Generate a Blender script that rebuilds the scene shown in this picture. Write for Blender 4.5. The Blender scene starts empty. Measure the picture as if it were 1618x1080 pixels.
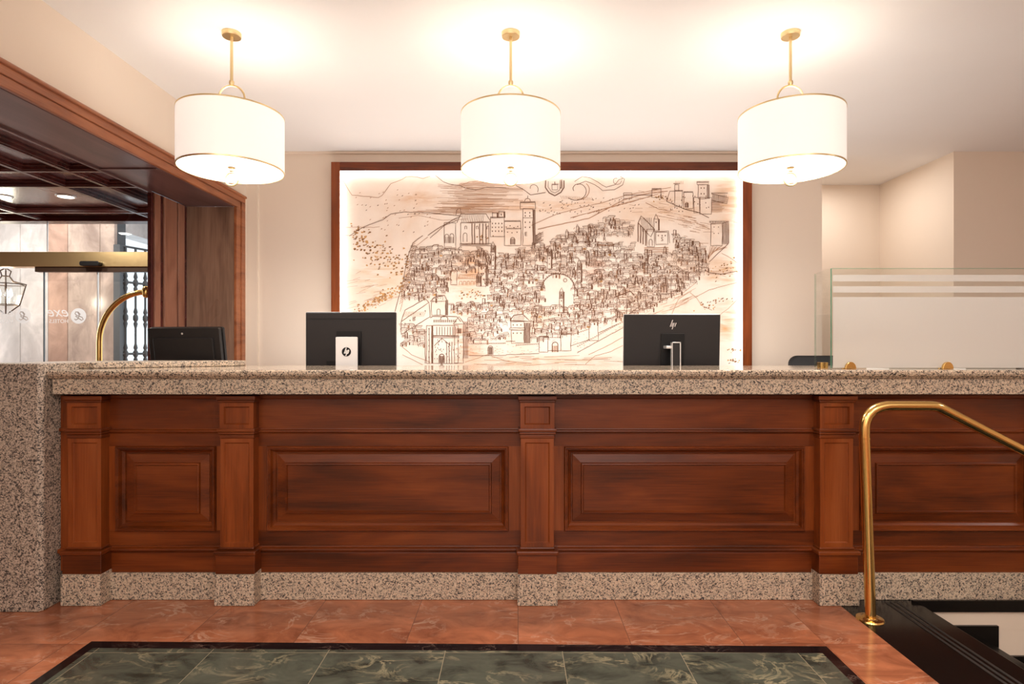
import bpy, bmesh, math, random
from mathutils import Vector, Matrix
random.seed(7)
C = bpy.context.scene
PI = math.pi
# ------------------------------------------------------------------ camera
F, CX, CY, H = 950.0, 815.0, 552.0, 1.2
cam = bpy.data.objects.new('camera', bpy.data.cameras.new('camera'))
C.collection.objects.link(cam)
cam.location = (0, 0, H); cam.rotation_euler = (PI/2, 0, 0)
cam.data.sensor_width = 36; cam.data.lens = 36*F/1618
cam.data.shift_x = (809-CX)/1618; cam.data.shift_y = (CY-540)/1618
cam.data.clip_start = .05
C.camera = cam
# ------------------------------------------------------------------ world, exposure, lights
C.view_settings.view_transform = 'Standard'; C.view_settings.look = 'None'
C.view_settings.gamma = 1; C.view_settings.use_curve_mapping = False
C.view_settings.exposure = 0.15
w = bpy.data.worlds.new('world'); C.world = w; w.use_nodes = True
w.node_tree.nodes['Background'].inputs[0].default_value = (.85, .92, 1, 1)
w.node_tree.nodes['Background'].inputs[1].default_value = 1.4

def area(name, loc, size, power, col=(1, .86, .72), rot=(0, 0, 0), shape='RECTANGLE', sy=None, spread=PI):
    l = bpy.data.lights.new(name, 'AREA'); l.energy = power; l.color = col
    l.shape = shape; l.size = size
    if shape == 'RECTANGLE': l.size_y = sy or size
    l.spread = spread
    o = bpy.data.objects.new(name, l); C.collection.objects.link(o)
    o.location = loc; o.rotation_euler = rot
    return o
WARM = (1, .985, .975)
# lobby ceiling luminaires behind and above the camera
for lx in (-1.3, .2, 1.7):
    for ly in (-1.6, .35):
        area('lobby_light', (lx, ly, 2.78), .5, 11.5, WARM, shape='DISK')
area('lobby_fill', (.3, -3.3, 1.75), 3.4, 25, (1, .985, .98), (PI/2, 0, 0), sy=1.8)  # soft fill added behind the camera, no window stands here
# light inside the recess to the right of the reception
# added fill hidden below counter level, no real lamp, brightens back wall and ceiling
area('back_wall_fill', (.3, 4.15, .9), 4.2, 33, (1, .99, .98), (PI, 0, 0), sy=.5)
area('ceiling_fill', (1.0, -1.1, 1.9), 6.0, 124, (1, .995, 1), (PI, 0, 0), sy=2.5)  # unseen upward fill added to lift the ceiling and upper walls
area('recess_light', (2.9, 5.3, 2.78), .3, 7, (1, .96, .92), shape='DISK')
# daylight through the street doors of the vestibule
area('street_daylight', (-8.2, 5.6, 1.7), 2.6, 105, (.93, .97, 1), (0, -PI/2, 0), sy=2.2)
area('porch_light', (-5.0, 6.0, 3.2), 1.4, 28, (1, .97, .95))

# ------------------------------------------------------------------ helpers
def X(px, Y): return (px-CX)/F*Y
def Z(py, Y): return H-(py-CY)/F*Y

class MB:
    def __init__(s): s.bm = bmesh.new()
    def poly(s, pts):
        vs = [s.bm.verts.new(p) for p in pts]
        try: return s.bm.faces.new(vs)
        except ValueError: return None
    def hexa(s, p):      # 8 points: bottom 4 ccw, top 4 ccw
        v = [s.bm.verts.new(q) for q in p]
        for f in ((3,2,1,0),(4,5,6,7),(0,1,5,4),(1,2,6,5),(2,3,7,6),(3,0,4,7)):
            s.bm.faces.new([v[i] for i in f])
        return s
    def box(s, x0, x1, y0, y1, z0, z1):
        return s.hexa([(x0,y0,z0),(x1,y0,z0),(x1,y1,z0),(x0,y1,z0),(x0,y0,z1),(x1,y0,z1),(x1,y1,z1),(x0,y1,z1)])
    def prism_x(s, x0, x1, prof):      # prof = [(y,z)]
        a = [s.bm.verts.new((x0,y,z)) for y,z in prof]; b = [s.bm.verts.new((x1,y,z)) for y,z in prof]
        n = len(prof)
        for i in range(n): s.bm.faces.new([a[i], a[(i+1)%n], b[(i+1)%n], b[i]])
        s.bm.faces.new(list(reversed(a))); s.bm.faces.new(b)
        return s
    def prism_z(s, pts, z0, z1):
        a = [s.bm.verts.new((x,y,z0)) for x,y in pts]; b = [s.bm.verts.new((x,y,z1)) for x,y in pts]
        n = len(pts)
        for i in range(n): s.bm.faces.new([a[i], a[(i+1)%n], b[(i+1)%n], b[i]])
        s.bm.faces.new(list(reversed(a))); s.bm.faces.new(b)
        return s
    def prism_y(s, pts, y0, y1):
        a = [s.bm.verts.new((x,y0,z)) for x,z in pts]; b = [s.bm.verts.new((x,y1,z)) for x,z in pts]
        n = len(pts)
        for i in range(n): s.bm.faces.new([a[i], a[(i+1)%n], b[(i+1)%n], b[i]])
        s.bm.faces.new(list(reversed(a))); s.bm.faces.new(b)
        return s
    def lathe(s, c, prof, n=32, a0=0):    # prof=[(r,z)] about vertical axis at c
        rings = []
        for r, z in prof:
            if r < 1e-6: rings.append([s.bm.verts.new((c[0], c[1], c[2]+z))])
            else: rings.append([s.bm.verts.new((c[0]+r*math.cos(a0+2*PI*i/n), c[1]+r*math.sin(a0+2*PI*i/n), c[2]+z)) for i in range(n)])
        for A, B in zip(rings, rings[1:]):
            for i in range(n):
                j = (i+1) % n
                if len(A) == 1 and len(B) == 1: continue
                if len(A) == 1: s.bm.faces.new([A[0], B[i], B[j]])
                elif len(B) == 1: s.bm.faces.new([A[i], A[j], B[0]])
                else: s.bm.faces.new([A[i], A[j], B[j], B[i]])
        return s
    def tube(s, pts, r, n=12, closed=False, caps=True):
        pts = [Vector(p) for p in pts]; rings = []; N = len(pts)
        prev = None
        for k, p in enumerate(pts):
            if closed: d = pts[(k+1)%N]-pts[(k-1)%N]
            else: d = pts[min(k+1,N-1)]-pts[max(k-1,0)]
            d.normalize()
            if prev is None:
                u = d.orthogonal().normalized()
            else:
                u = (prev-d*prev.dot(d)).normalized()
            prev = u; v = d.cross(u)
            rr = r[k] if isinstance(r, (list, tuple)) else r
            rings.append([s.bm.verts.new(p+(u*math.cos(2*PI*i/n)+v*math.sin(2*PI*i/n))*rr) for i in range(n)])
        M = N if closed else N-1
        for k in range(M):
            A, B = rings[k], rings[(k+1)%N]
            for i in range(n):
                j = (i+1)%n
                s.bm.faces.new([A[i], A[j], B[j], B[i]])
        if caps and not closed:
            s.bm.faces.new(list(reversed(rings[0]))); s.bm.faces.new(rings[-1])
        return s
    def rings_rect(s, x0, x1, z0, z1, steps, facing=-1):
        """nested rectangles seen from -Y; steps=[(inset, y)]; last ring is filled"""
        prev = None
        for ins, y in steps:
            r = [s.bm.verts.new(p) for p in ((x0+ins,y,z0+ins),(x1-ins,y,z0+ins),(x1-ins,y,z1-ins),(x0+ins,y,z1-ins))]
            if prev:
                for i in range(4):
                    j = (i+1)%4
                    s.bm.faces.new([prev[i], prev[j], r[j], r[i]])
            prev = r
        s.bm.faces.new(prev)
        return s
    def build(s, name, mat, parent=None, bevel=0, smooth=False, seg=2):
        bmesh.ops.recalc_face_normals(s.bm, faces=s.bm.faces)
        me = bpy.data.meshes.new(name); s.bm.to_mesh(me); s.bm.free()
        if smooth:
            for p in me.polygons: p.use_smooth = True
        o = bpy.data.objects.new(name, me); C.collection.objects.link(o)
        if mat: me.materials.append(mat)
        if parent:
            o.parent = parent
            me.transform(Matrix.Translation(-Vector(wloc(parent))))
        if bevel:
            m = o.modifiers.new('bevel', 'BEVEL'); m.width = bevel; m.segments = seg; m.limit_method = 'ANGLE'
            m.angle_limit = .6
        if smooth:
            m = o.modifiers.new('edge_split', 'EDGE_SPLIT'); m.split_angle = .7
        return o
def wloc(o):
    v = Vector((0,0,0))
    while o: v += o.location; o = o.parent
    return v
def tag(o, label=None, cat=None, group=None, kind=None):
    if label: o['label'] = label
    if cat: o['category'] = cat
    if group: o['group'] = group
    if kind: o['kind'] = kind
    return o
def thing(name, loc, label, cat, group=None):
    o = bpy.data.objects.new(name, None); C.collection.objects.link(o)
    o.location = loc; o.empty_display_size = .1
    return tag(o, label, cat, group)
def struct(o, label=None):
    o['kind'] = 'structure'
    if label: o['label'] = label
    return o
def copy_tree(o, parent=None, src_parent=None):
    c = o.copy(); C.collection.objects.link(c)
    if parent: c.parent = parent
    for ch in list(o.children): copy_tree(ch, c)
    return c

# ------------------------------------------------------------------ materials
def mat_new(name):
    m = bpy.data.materials.new(name); m.use_nodes = True
    nt = m.node_tree; b = nt.nodes['Principled BSDF']
    return m, nt, b
def N(nt, t, **kw):
    n = nt.nodes.new(t)
    for k, v in kw.items(): setattr(n, k, v)
    return n
def setp(b, **kw):
    for k, v in kw.items(): b.inputs[k.replace('_', ' ')].default_value = v
def ramp(nt, stops, interp='LINEAR'):
    r = N(nt, 'ShaderNodeValToRGB'); r.color_ramp.interpolation = interp
    e = r.color_ramp.elements
    while len(e) > 1: e.remove(e[-1])
    e[0].position = stops[0][0]; e[0].color = (*stops[0][1], 1)
    for p, c in stops[1:]:
        q = e.new(p); q.color = (*c, 1)
    return r
def srgb(r, g, b):
    f = lambda c: (c/255/12.92) if c/255 <= .04045 else ((c/255+.055)/1.055)**2.4
    return (f(r), f(g), f(b))
def coords(nt, scale=(1,1,1), rnd=True, kind='Object', rot=(0,0,0)):
    tc = N(nt, 'ShaderNodeTexCoord'); mp = N(nt, 'ShaderNodeMapping')
    mp.inputs['Scale'].default_value = scale; mp.inputs['Rotation'].default_value = rot
    src = tc.outputs[kind]
    if rnd:
        oi = N(nt, 'ShaderNodeObjectInfo'); mul = N(nt, 'ShaderNodeMath', operation='MULTIPLY'); mul.inputs[1].default_value = 37
        nt.links.new(oi.outputs['Random'], mul.inputs[0])
        add = N(nt, 'ShaderNodeVectorMath', operation='ADD')
        nt.links.new(src, add.inputs[0]); nt.links.new(mul.outputs[0], add.inputs[1]); src = add.outputs[0]
    nt.links.new(src, mp.inputs['Vector'])
    return mp.outputs[0]
def plain(name, col, rough=.6, metal=0, **kw):
    m, nt, b = mat_new(name)
    setp(b, Base_Color=(*col, 1), Roughness=rough, Metallic=metal, **kw)
    v = coords(nt, (1,1,1)); n = N(nt, 'ShaderNodeTexNoise'); n.inputs['Scale'].default_value = 40
    nt.links.new(v, n.inputs['Vector'])
    mr = N(nt, 'ShaderNodeMapRange'); mr.inputs['To Min'].default_value = max(.02, rough-.04); mr.inputs['To Max'].default_value = min(1, rough+.04)
    nt.links.new(n.outputs[0], mr.inputs[0]); nt.links.new(mr.outputs[0], b.inputs['Roughness'])
    return m
def wood(name, dark, mid, light, axis='x', rough=.3, scale=1.0):
    m, nt, b = mat_new(name); L = nt.links
    a = 1.4*scale; c = 9*scale
    sc = {'x': (a, c, c), 'z': (c, c, a), 'y': (c, a, c)}[axis]
    v = coords(nt, sc)
    n1 = N(nt, 'ShaderNodeTexNoise'); n1.inputs['Scale'].default_value = 1.1; n1.inputs['Detail'].default_value = 4; n1.inputs['Distortion'].default_value = .7
    L.new(v, n1.inputs['Vector'])
    sc2 = tuple(k*6 for k in sc) if False else {'x': (3, 150, 150), 'z': (150, 150, 3), 'y': (150, 3, 150)}[axis]
    v2 = coords(nt, sc2)
    n2 = N(nt, 'ShaderNodeTexNoise'); n2.inputs['Scale'].default_value = 1.6; n2.inputs['Detail'].default_value = 3
    L.new(v2, n2.inputs['Vector'])
    v3 = coords(nt, {'x': (.9, 2.5, 2.5), 'z': (2.5, 2.5, .9), 'y': (2.5, .9, 2.5)}[axis])
    n3 = N(nt, 'ShaderNodeTexNoise'); n3.inputs['Scale'].default_value = 1.5; n3.inputs['Detail'].default_value = 2
    L.new(v3, n3.inputs['Vector'])
    s1 = N(nt, 'ShaderNodeMath', operation='MULTIPLY_ADD'); s1.inputs[1].default_value = .42
    L.new(n2.outputs[0], s1.inputs[0]); L.new(n1.outputs[0], s1.inputs[2])
    s2 = N(nt, 'ShaderNodeMath', operation='MULTIPLY_ADD'); s2.inputs[1].default_value = .36
    L.new(n3.outputs[0], s2.inputs[0]); L.new(s1.outputs[0], s2.inputs[2])
    sub = N(nt, 'ShaderNodeMath', operation='SUBTRACT'); sub.inputs[1].default_value = .42; L.new(s2.outputs[0], sub.inputs[0])
    r = ramp(nt, [(.22, dark), (.5, mid), (.8, light)]); L.new(sub.outputs[0], r.inputs[0])
    L.new(r.outputs[0], b.inputs['Base Color'])
    mr = N(nt, 'ShaderNodeMapRange'); mr.inputs['To Min'].default_value = rough-.06; mr.inputs['To Max'].default_value = rough+.12
    L.new(n3.outputs[0], mr.inputs[0]); L.new(mr.outputs[0], b.inputs['Roughness'])
    bp = N(nt, 'ShaderNodeBump'); bp.inputs['Strength'].default_value = .06; bp.inputs['Distance'].default_value = .002
    L.new(n2.outputs[0], bp.inputs['Height']); L.new(bp.outputs[0], b.inputs['Normal'])
    setp(b, Coat_Weight=.06, Coat_Roughness=.15, Specular_IOR_Level=.38)
    return m
WD, WM, WL = srgb(66, 26, 6), srgb(106, 46, 12), srgb(134, 66, 24)
wood_x = wood('mahogany_horizontal', WD, WM, WL, 'x')
wood_z = wood('mahogany_vertical', srgb(94, 40, 10), srgb(132, 62, 20), srgb(154, 82, 38), 'z')
wood_y = wood('mahogany_deep_grain', srgb(110, 58, 30), srgb(156, 92, 56), srgb(178, 114, 74), 'y')
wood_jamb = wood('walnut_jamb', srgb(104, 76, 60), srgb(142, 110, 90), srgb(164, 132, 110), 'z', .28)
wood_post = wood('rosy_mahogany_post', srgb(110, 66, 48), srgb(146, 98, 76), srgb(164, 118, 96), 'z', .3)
wood_soffit = wood('soffit_board_with_sheen', srgb(74, 48, 46), srgb(92, 64, 62), srgb(110, 80, 78), 'y', .3)  # base colour raised to include the sheen of vestibule daylight
wood_coffer = wood('dark_mahogany_ceiling_with_sheen', srgb(84, 56, 56), srgb(112, 82, 82), srgb(134, 104, 102), 'y', .15)  # panel colour lightened to carry reflections on the glossy dark wood
wood_coffer_x = wood('dark_mahogany_beams', srgb(44, 16, 14), srgb(74, 32, 28), srgb(100, 50, 44), 'x', .25)

def granite(name, rough=.35, cols=None, scale=225):
    m, nt, b = mat_new(name); L = nt.links
    v = coords(nt, (1,1,1), rnd=False)
    vo = N(nt, 'ShaderNodeTexVoronoi'); vo.inputs['Scale'].default_value = scale; vo.inputs['Randomness'].default_value = 1
    nz = N(nt, 'ShaderNodeTexNoise'); nz.inputs['Scale'].default_value = scale*.9; nz.inputs['Detail'].default_value = 2
    L.new(v, nz.inputs['Vector'])
    mx = N(nt, 'ShaderNodeMix'); mx.data_type = 'VECTOR'; mx.inputs['Factor'].default_value = .012
    L.new(v, mx.inputs[4]); L.new(nz.outputs['Color'], mx.inputs[5])
    L.new(mx.outputs[1], vo.inputs['Vector'])
    sp = N(nt, 'ShaderNodeSeparateColor'); L.new(vo.outputs['Color'], sp.inputs[0])
    # cluster dark grains
    n2 = N(nt, 'ShaderNodeTexNoise'); n2.inputs['Scale'].default_value = 120; n2.inputs['Detail'].default_value = 3; L.new(v, n2.inputs['Vector'])
    ad = N(nt, 'ShaderNodeMath', operation='MULTIPLY_ADD'); ad.inputs[1].default_value = .9
    L.new(n2.outputs[0], ad.inputs[0]); L.new(sp.outputs[0], ad.inputs[2])
    sb = N(nt, 'ShaderNodeMath', operation='SUBTRACT'); sb.inputs[1].default_value = .45; L.new(ad.outputs[0], sb.inputs[0])
    r = ramp(nt, cols or [(0, srgb(48, 42, 40)), (.16, srgb(90, 80, 74)), (.24, srgb(152, 138, 124)), (.4, srgb(192, 170, 144)), (.62, srgb(212, 192, 166)), (.85, srgb(202, 174, 148))], 'CONSTANT')
    L.new(sb.outputs[0], r.inputs[0]); L.new(r.outputs[0], b.inputs['Base Color'])
    setp(b, Roughness=rough)
    return m
gran = granite('speckled_granite', .4)
gran_top = granite('polished_granite', .09)
gran_pier = granite('speckled_granite_pier', .5, [(0, srgb(44, 38, 36)), (.22, srgb(92, 82, 76)), (.34, srgb(142, 126, 110)), (.5, srgb(180, 160, 140)), (.74, srgb(200, 180, 160))])

def marble(name, base, base2, vein, tile=None, vscale=3.0, rough=.12, vein_w=.05, grout=None, off=(0, 0), rotz=0, vein_amt=.8, stretch=(1,1.7,1)):
    """polished stone laid in tiles; each tile is cut from another part of the block"""
    m, nt, b = mat_new(name); L = nt.links
    tc = N(nt, 'ShaderNodeTexCoord')
    src = tc.outputs['Object']
    fac = None
    if tile:
        mp = N(nt, 'ShaderNodeMapping'); mp.inputs['Location'].default_value = (-off[0], -off[1], 0)
        L.new(src, mp.inputs[0])
        sep = N(nt, 'ShaderNodeSeparateXYZ'); L.new(mp.outputs[0], sep.inputs[0])
        outs = []; edges = []
        for i in (0, 1):
            dv = N(nt, 'ShaderNodeMath', operation='DIVIDE'); dv.inputs[1].default_value = tile[i]; L.new(sep.outputs[i], dv.inputs[0])
            fl = N(nt, 'ShaderNodeMath', operation='FLOOR'); L.new(dv.outputs[0], fl.inputs[0]); outs.append(fl)
            pp = N(nt, 'ShaderNodeMath', operation='PINGPONG'); pp.inputs[1].default_value = .5; L.new(dv.outputs[0], pp.inputs[0])
            ml = N(nt, 'ShaderNodeMath', operation='MULTIPLY'); ml.inputs[1].default_value = tile[i]; L.new(pp.outputs[0], ml.inputs[0])
            edges.append(ml)
        cmb = N(nt, 'ShaderNodeCombineXYZ'); L.new(outs[0].outputs[0], cmb.inputs[0]); L.new(outs[1].outputs[0], cmb.inputs[1])
        wn = N(nt, 'ShaderNodeTexWhiteNoise'); L.new(cmb.outputs[0], wn.inputs['Vector'])
        sc = N(nt, 'ShaderNodeVectorMath', operation='SCALE'); sc.inputs['Scale'].default_value = 9; L.new(wn.outputs['Color'], sc.inputs[0])
        ad = N(nt, 'ShaderNodeVectorMath', operation='ADD'); L.new(src, ad.inputs[0]); L.new(sc.outputs[0], ad.inputs[1]); src = ad.outputs[0]
        mn = N(nt, 'ShaderNodeMath', operation='MINIMUM'); L.new(edges[0].outputs[0], mn.inputs[0]); L.new(edges[1].outputs[0], mn.inputs[1])
        lt = N(nt, 'ShaderNodeMath', operation='LESS_THAN'); lt.inputs[1].default_value = .0013; L.new(mn.outputs[0], lt.inputs[0]); fac = lt.outputs[0]
    mp2 = N(nt, 'ShaderNodeMapping'); mp2.inputs['Rotation'].default_value = (0, 0, rotz); mp2.inputs['Scale'].default_value = stretch
    L.new(src, mp2.inputs[0]); v = mp2.outputs[0]
    n1 = N(nt, 'ShaderNodeTexNoise'); n1.inputs['Scale'].default_value = vscale*1.3; n1.inputs['Detail'].default_value = 8; n1.inputs['Roughness'].default_value = .62; n1.inputs['Distortion'].default_value = .8
    L.new(v, n1.inputs['Vector'])
    r1 = ramp(nt, [(.3, base2), (.5, base), (.72, tuple(min(1, c*1.5) for c in base))]); L.new(n1.outputs[0], r1.inputs[0])
    def veins(scale, width, det):
        n2 = N(nt, 'ShaderNodeTexNoise'); n2.inputs['Scale'].default_value = scale; n2.inputs['Detail'].default_value = det; n2.inputs['Distortion'].default_value = 1.6; n2.inputs['Roughness'].default_value = .6
        L.new(v, n2.inputs['Vector'])
        s = N(nt, 'ShaderNodeMath', operation='SUBTRACT'); s.inputs[1].default_value = .5; L.new(n2.outputs[0], s.inputs[0])
        a = N(nt, 'ShaderNodeMath', operation='ABSOLUTE'); L.new(s.outputs[0], a.inputs[0])
        mr = N(nt, 'ShaderNodeMapRange'); mr.inputs['From Min'].default_value = 0; mr.inputs['From Max'].default_value = width
        mr.inputs['To Min'].default_value = 1; mr.inputs['To Max'].default_value = 0; L.new(a.outputs[0], mr.inputs[0])
        return mr
    va = veins(vscale, vein_w, 6)
    msk = N(nt, 'ShaderNodeTexNoise'); msk.inputs['Scale'].default_value = vscale*1.1; msk.inputs['Detail'].default_value = 3; L.new(v, msk.inputs['Vector'])
    mm = N(nt, 'ShaderNodeMapRange'); mm.inputs['From Min'].default_value = .45; mm.inputs['From Max'].default_value = .68; L.new(msk.outputs[0], mm.inputs[0])
    mu = N(nt, 'ShaderNodeMath', operation='MULTIPLY'); L.new(va.outputs[0], mu.inputs[0]); L.new(mm.outputs[0], mu.inputs[1])
    mu2 = N(nt, 'ShaderNodeMath', operation='MULTIPLY'); mu2.inputs[1].default_value = vein_amt; L.new(mu.outputs[0], mu2.inputs[0])
    mix = N(nt, 'ShaderNodeMix'); mix.data_type = 'RGBA'; mix.inputs[7].default_value = (*vein, 1)
    L.new(mu2.outputs[0], mix.inputs[0]); L.new(r1.outputs[0], mix.inputs[6]); out = mix.outputs[2]
    if fac:
        g = N(nt, 'ShaderNodeMix'); g.data_type = 'RGBA'; g.inputs[7].default_value = (*(grout or (.1,.05,.04)), 1)
        L.new(fac, g.inputs[0]); L.new(out, g.inputs[6]); out = g.outputs[2]
    L.new(out, b.inputs['Base Color']); setp(b, Roughness=rough)
    return m
m_red = marble('red_marble', srgb(166, 100, 68), srgb(128, 70, 46), srgb(214, 172, 144), (.46, .46), 3.6, .16, .035, srgb(112, 72, 54), (.01, 2.452), .5, .7)
m_red2 = marble('red_marble_border', srgb(166, 100, 68), srgb(128, 70, 46), srgb(214, 172, 144), (.46, .46), 3.6, .16, .035, srgb(112, 72, 54), (1.16, 2.452), .5, .7)
m_green = marble('green_marble', srgb(76, 78, 66), srgb(38, 41, 34), srgb(176, 162, 126), (.465, .465), 4.2, .16, .045, srgb(150, 138, 112), (.185, 2.38), .4, .75)
m_blackvein = marble('black_marble', srgb(22, 17, 18), srgb(13, 10, 11), srgb(120, 96, 84), None, 5, .12, .025, None, (0,0), .3, .6)
m_wallmarble = marble('pink_wall_marble', srgb(196, 176, 164), srgb(160, 140, 130), srgb(120, 104, 98), None, 1.6, .2, .03, None, (0,0), 0, .35, (1.6, 1, .9))
m_palemarble = marble('pale_wall_marble', srgb(206, 200, 198), srgb(184, 178, 176), srgb(150, 144, 142), None, 1.6, .2, .03, None, (0,0), 0, .3, (1.6, 1, .9))
m_pinkmarble = marble('rose_wall_marble', srgb(186, 154, 138), srgb(160, 128, 114), srgb(120, 96, 86), None, 1.6, .2, .03, None, (0,0), 0, .35, (1.6, 1, .9))
m_blackgran = plain('black_granite', srgb(16, 13, 11), .2, Specular_IOR_Level=.35)
m_strip = plain('grip_strip', srgb(46, 38, 32), .7)
def paint(name, col, rough=.75):
    m, nt, b = mat_new(name); L = nt.links
    v = coords(nt, (1,1,1), rnd=False)
    n = N(nt, 'ShaderNodeTexNoise'); n.inputs['Scale'].default_value = 180; L.new(v, n.inputs['Vector'])
    bp = N(nt, 'ShaderNodeBump'); bp.inputs['Strength'].default_value = .05; bp.inputs['Distance'].default_value = .001
    L.new(n.outputs[0], bp.inputs['Height']); L.new(bp.outputs[0], b.inputs['Normal'])
    n2 = N(nt, 'ShaderNodeTexNoise'); n2.inputs['Scale'].default_value = 1.5; L.new(v, n2.inputs['Vector'])
    r = ramp(nt, [(.3, tuple(c*.975 for c in col)), (.7, col)]); L.new(n2.outputs[0], r.inputs[0]); L.new(r.outputs[0], b.inputs['Base Color'])
    setp(b, Roughness=rough)
    return m
m_wall = paint('cream_wall_paint', srgb(231, 214, 196))
m_ceil = paint('white_ceiling_paint', srgb(240, 236, 232))
m_stairwall = paint('beige_stair_paint', srgb(226, 206, 184))
m_brass = plain('polished_brass', (.80, .52, .18), .16, 1)
m_brassbar = plain('aged_brass', (.74, .54, .27), .3, .9)
m_gold = plain('satin_gold', (.80, .62, .34), .32, 1)
m_black = plain('black_plastic', (.016, .013, .012), .45, Specular_IOR_Level=.3)
m_black2 = plain('dark_bezel', (.007, .006, .006), .4, Specular_IOR_Level=.25)
m_silver = plain('silver_metal', (.72, .69, .66), .34, .6)
m_silver2 = plain('pale_silver_plastic', (.70, .66, .62), .4)
m_dark = plain('dark_iron', (.10, .11, .12), .5, .2)
m_bronze = plain('brown_track', srgb(74, 56, 44), .35, .4)
m_paper = plain('white_paper', (.85, .84, .82), .8)
m_grayplastic = plain('grey_folder', (.2, .2, .21), .5)
m_fabric = plain('charcoal_upholstery', (.020, .018, .017), .9, Specular_IOR_Level=.15)
m_laminate = plain('desk_laminate', srgb(150, 120, 92), .5)
m_rubber = plain('black_rubber', (.02, .02, .02), .7)
m_carpet = plain('burgundy_carpet', srgb(90, 24, 24), .95)
m_finial = plain('antique_gold', (.30, .21, .10), .6, 0, Specular_IOR_Level=.2)
def emis(name, col, strength):
    m, nt, b = mat_new(name)
    setp(b, Base_Color=(*col, 1), Emission_Color=(*col, 1), Emission_Strength=strength, Roughness=.6)
    return m
m_shade = emis('lit_fabric_shade', (1, .95, .88), .36)
m_diff = emis('lit_diffuser', (1, .965, .9), 1.5)
m_bulb = emis('glowing_bulb', (1, .94, .86), 3)
m_led = emis('led_strip', (1, .93, .86), 17)
m_down = emis('downlight_lens', (1, .94, .85), 9)
def glass(name, tint=(1,1,1), refl=.08, frost=0, rough=.0, fcol=(.9,.88,.85)):
    m = bpy.data.materials.new(name); m.use_nodes = True; nt = m.node_tree; L = nt.links
    nt.nodes.remove(nt.nodes['Principled BSDF'])
    out = nt.nodes['Material Output']
    tr = N(nt, 'ShaderNodeBsdfTransparent'); tr.inputs[0].default_value = (*tint, 1)
    gl = N(nt, 'ShaderNodeBsdfGlossy'); gl.inputs['Roughness'].default_value = rough
    mx = N(nt, 'ShaderNodeMixShader'); mx.inputs[0].default_value = refl
    src = tr.outputs[0]
    if frost:
        df = N(nt, 'ShaderNodeBsdfDiffuse'); df.inputs[0].default_value = (*fcol, 1)
        tl = N(nt, 'ShaderNodeBsdfTranslucent'); tl.inputs[0].default_value = (*fcol, 1)
        a = N(nt, 'ShaderNodeMixShader'); a.inputs[0].default_value = .5; L.new(df.outputs[0], a.inputs[1]); L.new(tl.outputs[0], a.inputs[2])
        b = N(nt, 'ShaderNodeMixShader'); b.inputs[0].default_value = frost; L.new(tr.outputs[0], b.inputs[1]); L.new(a.outputs[0], b.inputs[2]); src = b.outputs[0]
    L.new(src, mx.inputs[1]); L.new(gl.outputs[0], mx.inputs[2]); L.new(mx.outputs[0], out.inputs[0])
    return m
g_clear = glass('clear_glass', (.97, .985, .975), .06)
g_edge = glass('green_glass_edge', (.5, .75, .6), .1, .5, 0, (.25, .5, .38))
g_edge2 = glass('pale_glass_edge', (.86, .93, .89), .1)
g_frost = glass('frosted_film', (1, 1, 1), .02, .8, .2, (.86, .83, .79))
g_decal = glass('white_decal', (1, 1, 1), 0, .72, .2, (.95, .95, .95))
g_decal2 = glass('faint_white_decal', (1, 1, 1), 0, .42, .2, (.95, .95, .95))

# ------------------------------------------------------------------ room shell
CE = 2.80
# floor: red marble with a green panel framed by a black band, black landing by the stairs
bx0, bx1 = -1.745, 1.256
struct(MB().prism_z([(-9, -3.6), (1.262, -3.6), (1.262, 6.2), (-9, 6.2)], -.12, 0).build('floor', m_red))
struct(MB().prism_z([(1.2635, -3.6), (1.522, -3.6), (1.522, 6.2), (1.2635, 6.2)], -.12, 0).build('floor', m_red2))
struct(MB().prism_z([(-9, 6.2), (-3.0, 6.2), (-3.0, 9), (-9, 9)], -.12, 0).build('floor', m_red))
struct(MB().prism_z([(1.522, 2.895), (6, 2.895), (6, 6.2), (1.522, 6.2)], -.12, 0).build('floor', m_red))
struct(MB().prism_z([(1.522, -3.6), (6, -3.6), (6, .6), (1.522, .6)], -.12, 0).build('floor', m_red))
band = MB()
yl, yr = 2.473, 2.431
o_ = [(bx0, -1.2), (bx1, -1.2), (bx1, yr), (bx0, yl)]
i_ = [(bx0+.045, -1.155), (bx1-.044, -1.155), (bx1-.044, yr-.055), (bx0+.045, yl-.055)]
for a in range(4):
    b_ = (a+1) % 4
    band.prism_z([o_[a], o_[b_], i_[b_], i_[a]], 0.0, .0012)
struct(band.build('floor', m_blackvein))
struct(MB().prism_z(i_, .0, .0010).build('floor', m_green))
# landing + steps down
NX = 1.90
struct(MB().box(1.522, NX, .6, 2.895, -.12, .0005).build('floor', m_blackgran))
# ceiling
struct(MB().box(-2.3, 6, -3.6, 6.3, CE, CE+.1).build('ceiling', m_ceil))
# left wall above and around the opening
wl = MB()
wl.box(-2.30, -2.172, -3.6, 4.98, 2.405, CE)
wl.box(-2.30, -2.172, 4.765, 4.98, 0, 2.405)
wl.box(-2.30, -2.172, -3.6, .3, 0, 2.405)
struct(wl.build('wall_left', m_wall))
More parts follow.
